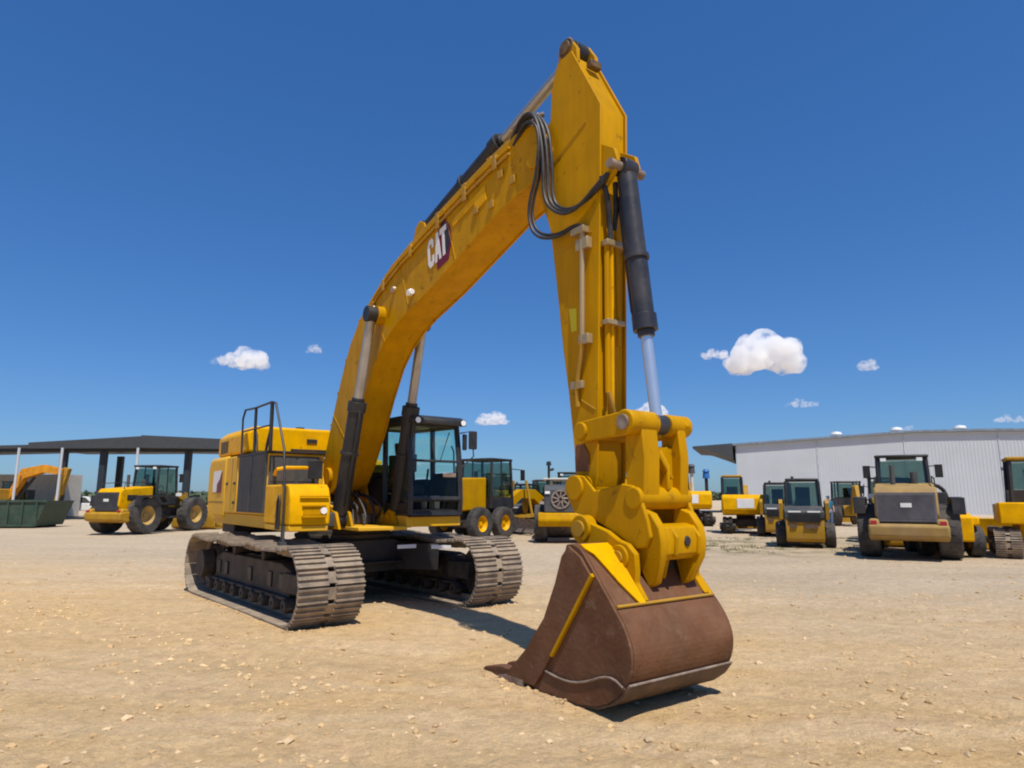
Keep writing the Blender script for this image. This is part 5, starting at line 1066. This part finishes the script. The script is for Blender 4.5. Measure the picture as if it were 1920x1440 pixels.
# distant trees and scrub along the horizon
def tree_line(name, x0, x1, y, hmax, count, seed, label):
    rnd = random.Random(seed); V = []; F = []
    for i in range(count):
        cx = x0 + (x1-x0)*rnd.random(); r = hmax*(0.25+0.35*rnd.random()); hh = hmax*(0.45+0.55*noise.noise(Vector((cx*0.02, seed, 0)))*0.9+0.25*rnd.random())
        cy = y + rnd.random()*30
        for k in range(46):
            a = rnd.random()*6.283; e = (rnd.random()*2-1); q = rnd.random()**0.5
            p = Vector((cx+math.cos(a)*r*q*1.4, cy+math.sin(a)*r*q, max(0.2, hh*(0.5+0.5*e*math.sqrt(1-q*q*0.8)))))
            s_ = 0.5+0.7*rnd.random(); u_ = Vector((rnd.random()-.5, rnd.random()-.5, rnd.random()-.5)).normalized(); v_ = u_.orthogonal().normalized(); w_ = u_.cross(v_)
            o = len(V); V += [p+v_*s_, p+w_*s_, p-v_*s_, p-w_*s_]; F.append((o, o+1, o+2, o+3))
    me_ = bpy.data.meshes.new(name); me_.from_pydata(V, [], F); me_.materials.append(mat('far_foliage_%d' % seed, (0.10, 0.13, 0.075), 0.9, var=0.4, scale=0.2)); o = bpy.data.objects.new(name, me_); col.objects.link(o)
    return tag(o, label, 'trees', kind='stuff')
tree_line('far_trees', -260, 260, 330, 6.5, 700, 2, 'far line of scrubby trees along the horizon')
tree_line('roadside_scrub', -75, -8, 120, 3.2, 160, 9, 'low scrub beyond the left side of the yard')
# sparse weeds on the far right of the yard
def weeds():
    rnd = random.Random(12); V = []; F = []
    for i in range(900):
        x = 5 + 15*rnd.random(); y = 20.5 + 8*rnd.random()
        if noise.noise(Vector((x*0.5, y*0.8, 2))) < 0.05: continue
        for k in range(7):
            a = rnd.random()*6.283; h = 0.03+0.07*rnd.random(); l_ = 0.04+0.05*rnd.random(); px, py = x+(rnd.random()-.5)*0.2, y+(rnd.random()-.5)*0.2
            d = Vector((math.cos(a), math.sin(a), 0)); s_ = Vector((-d.y, d.x, 0))*0.012; o = len(V); p = Vector((px, py, 0))
            V += [p-s_, p+s_, p+d*l_+Vector((0,0,h))]; F.append((o, o+1, o+2))
    me_ = bpy.data.meshes.new('weeds'); me_.from_pydata(V, [], F); me_.materials.append(mat('dry_weed', (0.16, 0.16, 0.06), 0.9)); o = bpy.data.objects.new('weeds', me_); col.objects.link(o)
    tag(o, 'sparse dry weeds in the gravel before the parked machines', 'weeds', kind='stuff')
weeds()

# ------------------------------------------------------------------ fair-weather cumulus
CM = bpy.data.materials.new('cloud_vapour'); CM.use_nodes = True
n = CM.node_tree.nodes; n.remove(n['Principled BSDF'])
pv = n.new('ShaderNodeVolumePrincipled'); pv.inputs['Color'].default_value = (1, 1, 1, 1); pv.inputs['Density'].default_value = 0.02; pv.inputs['Anisotropy'].default_value = 0.0
CM.node_tree.links.new(pv.outputs[0], n['Material Output'].inputs['Volume'])
def cloud_mat(dens, H_):
    m = CM.copy(); n = m.node_tree.nodes; l = m.node_tree.links; tc = n.new('ShaderNodeTexCoord')
    a = n.new('ShaderNodeTexNoise'); a.inputs['Scale'].default_value = 1.7/H_; a.inputs['Detail'].default_value = 5; a.inputs['Roughness'].default_value = 0.65; l.new(tc.outputs['Object'], a.inputs['Vector'])
    r = n.new('ShaderNodeMapRange'); r.inputs[1].default_value = 0.40; r.inputs[2].default_value = 0.60; r.inputs[3].default_value = 0.0; r.inputs[4].default_value = dens*1.6
    l.new(a.outputs['Fac'], r.inputs[0]); l.new(r.outputs[0], n['Principled Volume'].inputs['Density']); return m
ctex = bpy.data.textures.new('puff', 'CLOUDS'); ctex.noise_scale = 0.55; ctex.noise_depth = 4
def cloud(px, py, wpx, hpx, label, seed, flat=0.4, n_=14, dens=None):
    n_ = int(n_*1.7)
    D_ = 1500.0; k = D_/FPX; X = (px-960)*k; Z = EYE + (YH-py)*k; W_ = wpx*k/2; H_ = hpx*k/2
    rnd = random.Random(seed); b = MB()
    for i in range(n_):
        t_ = (i+0.5)/n_*2-1; prof = math.sqrt(max(0.05, 1-t_*t_))
        r = H_*(0.42+0.36*rnd.random())*(0.4+0.6*prof)
        cx = t_*(W_-r*0.6); cz = -H_*0.55 + rnd.random()*H_*1.1*prof; cy = (rnd.random()-.5)*W_*0.8
        seg = 14; vs = []; fs = []
        for a in range(seg):
            for e in range(1, 8):
                th = math.pi*e/8; vs.append((cx+r*1.15*math.sin(th)*math.cos(2*math.pi*a/seg), cy+r*math.sin(th)*math.sin(2*math.pi*a/seg), max(-H_*0.8, cz+r*math.cos(th))))
        vs += [(cx, cy, cz+r), (cx, cy, max(-H_*0.8, cz-r))]; T = seg*7
        for a in range(seg):
            a2 = (a+1)%seg
            for e in range(6): fs.append((a*7+e, a*7+e+1, a2*7+e+1, a2*7+e))
            fs.append((T, a*7, a2*7)); fs.append((T+1, a2*7+6, a*7+6))
        b.add(vs, fs)
    o = b.build('cloud', CM); o.location = (X, D_, Z)
    md = o.modifiers.new('merge', 'REMESH'); md.mode = 'VOXEL'; md.voxel_size = H_/11
    dm = o.modifiers.new('puff', 'DISPLACE'); dm.texture = ctex; dm.strength = H_*0.26; dm.mid_level = 0.5; dm.texture_coords = 'GLOBAL' if False else 'LOCAL'
    tt = bpy.data.textures.new('puff_%d' % seed, 'CLOUDS'); tt.noise_scale = H_*0.45; tt.noise_depth = 5; dm.texture = tt
    tag(o, label, 'cloud', 'small clouds low over the horizon')
    if dens:
        o.data.materials[0] = cloud_mat(dens, H_)
    return o
cloud(1446, 663, 150, 86, 'largest white cumulus cloud, above the white building left of the loader', 1, n_=20, dens=0.045)
cloud(1350, 664, 62, 22, 'short thin cloud tail touching the left of the largest cloud', 2, n_=9, dens=0.05)
cloud(450, 672, 92, 44, 'rounded white cloud left of the boom above the canopy', 3, n_=14, dens=0.05)
cloud(580, 652, 32, 20, 'tiny faint cloud between the rounded cloud and the boom', 4, n_=6, dens=0.03)
cloud(923, 788, 66, 28, 'small white cloud just right of the excavator cab', 5, n_=10, dens=0.055)
cloud(1640, 683, 40, 26, 'small ragged cloud right of the largest cloud', 6, n_=7, dens=0.035)
cloud(1506, 757, 64, 20, 'thin flat cloud under the largest cloud', 7, n_=9, dens=0.03)
cloud(1224, 770, 66, 32, 'cloud showing behind the bucket cylinder rod', 8, n_=10, dens=0.05)
cloud(1895, 786, 66, 18, 'flat pale cloud at the right edge above the warehouse', 9, n_=8, dens=0.03)
cloud(1700, 804, 40, 14, 'faint low cloud just over the warehouse ridge', 10, n_=6, dens=0.02)
cloud(392, 674, 20, 20, 'faint wisp left of the rounded white cloud', 11, n_=5, dens=0.010)
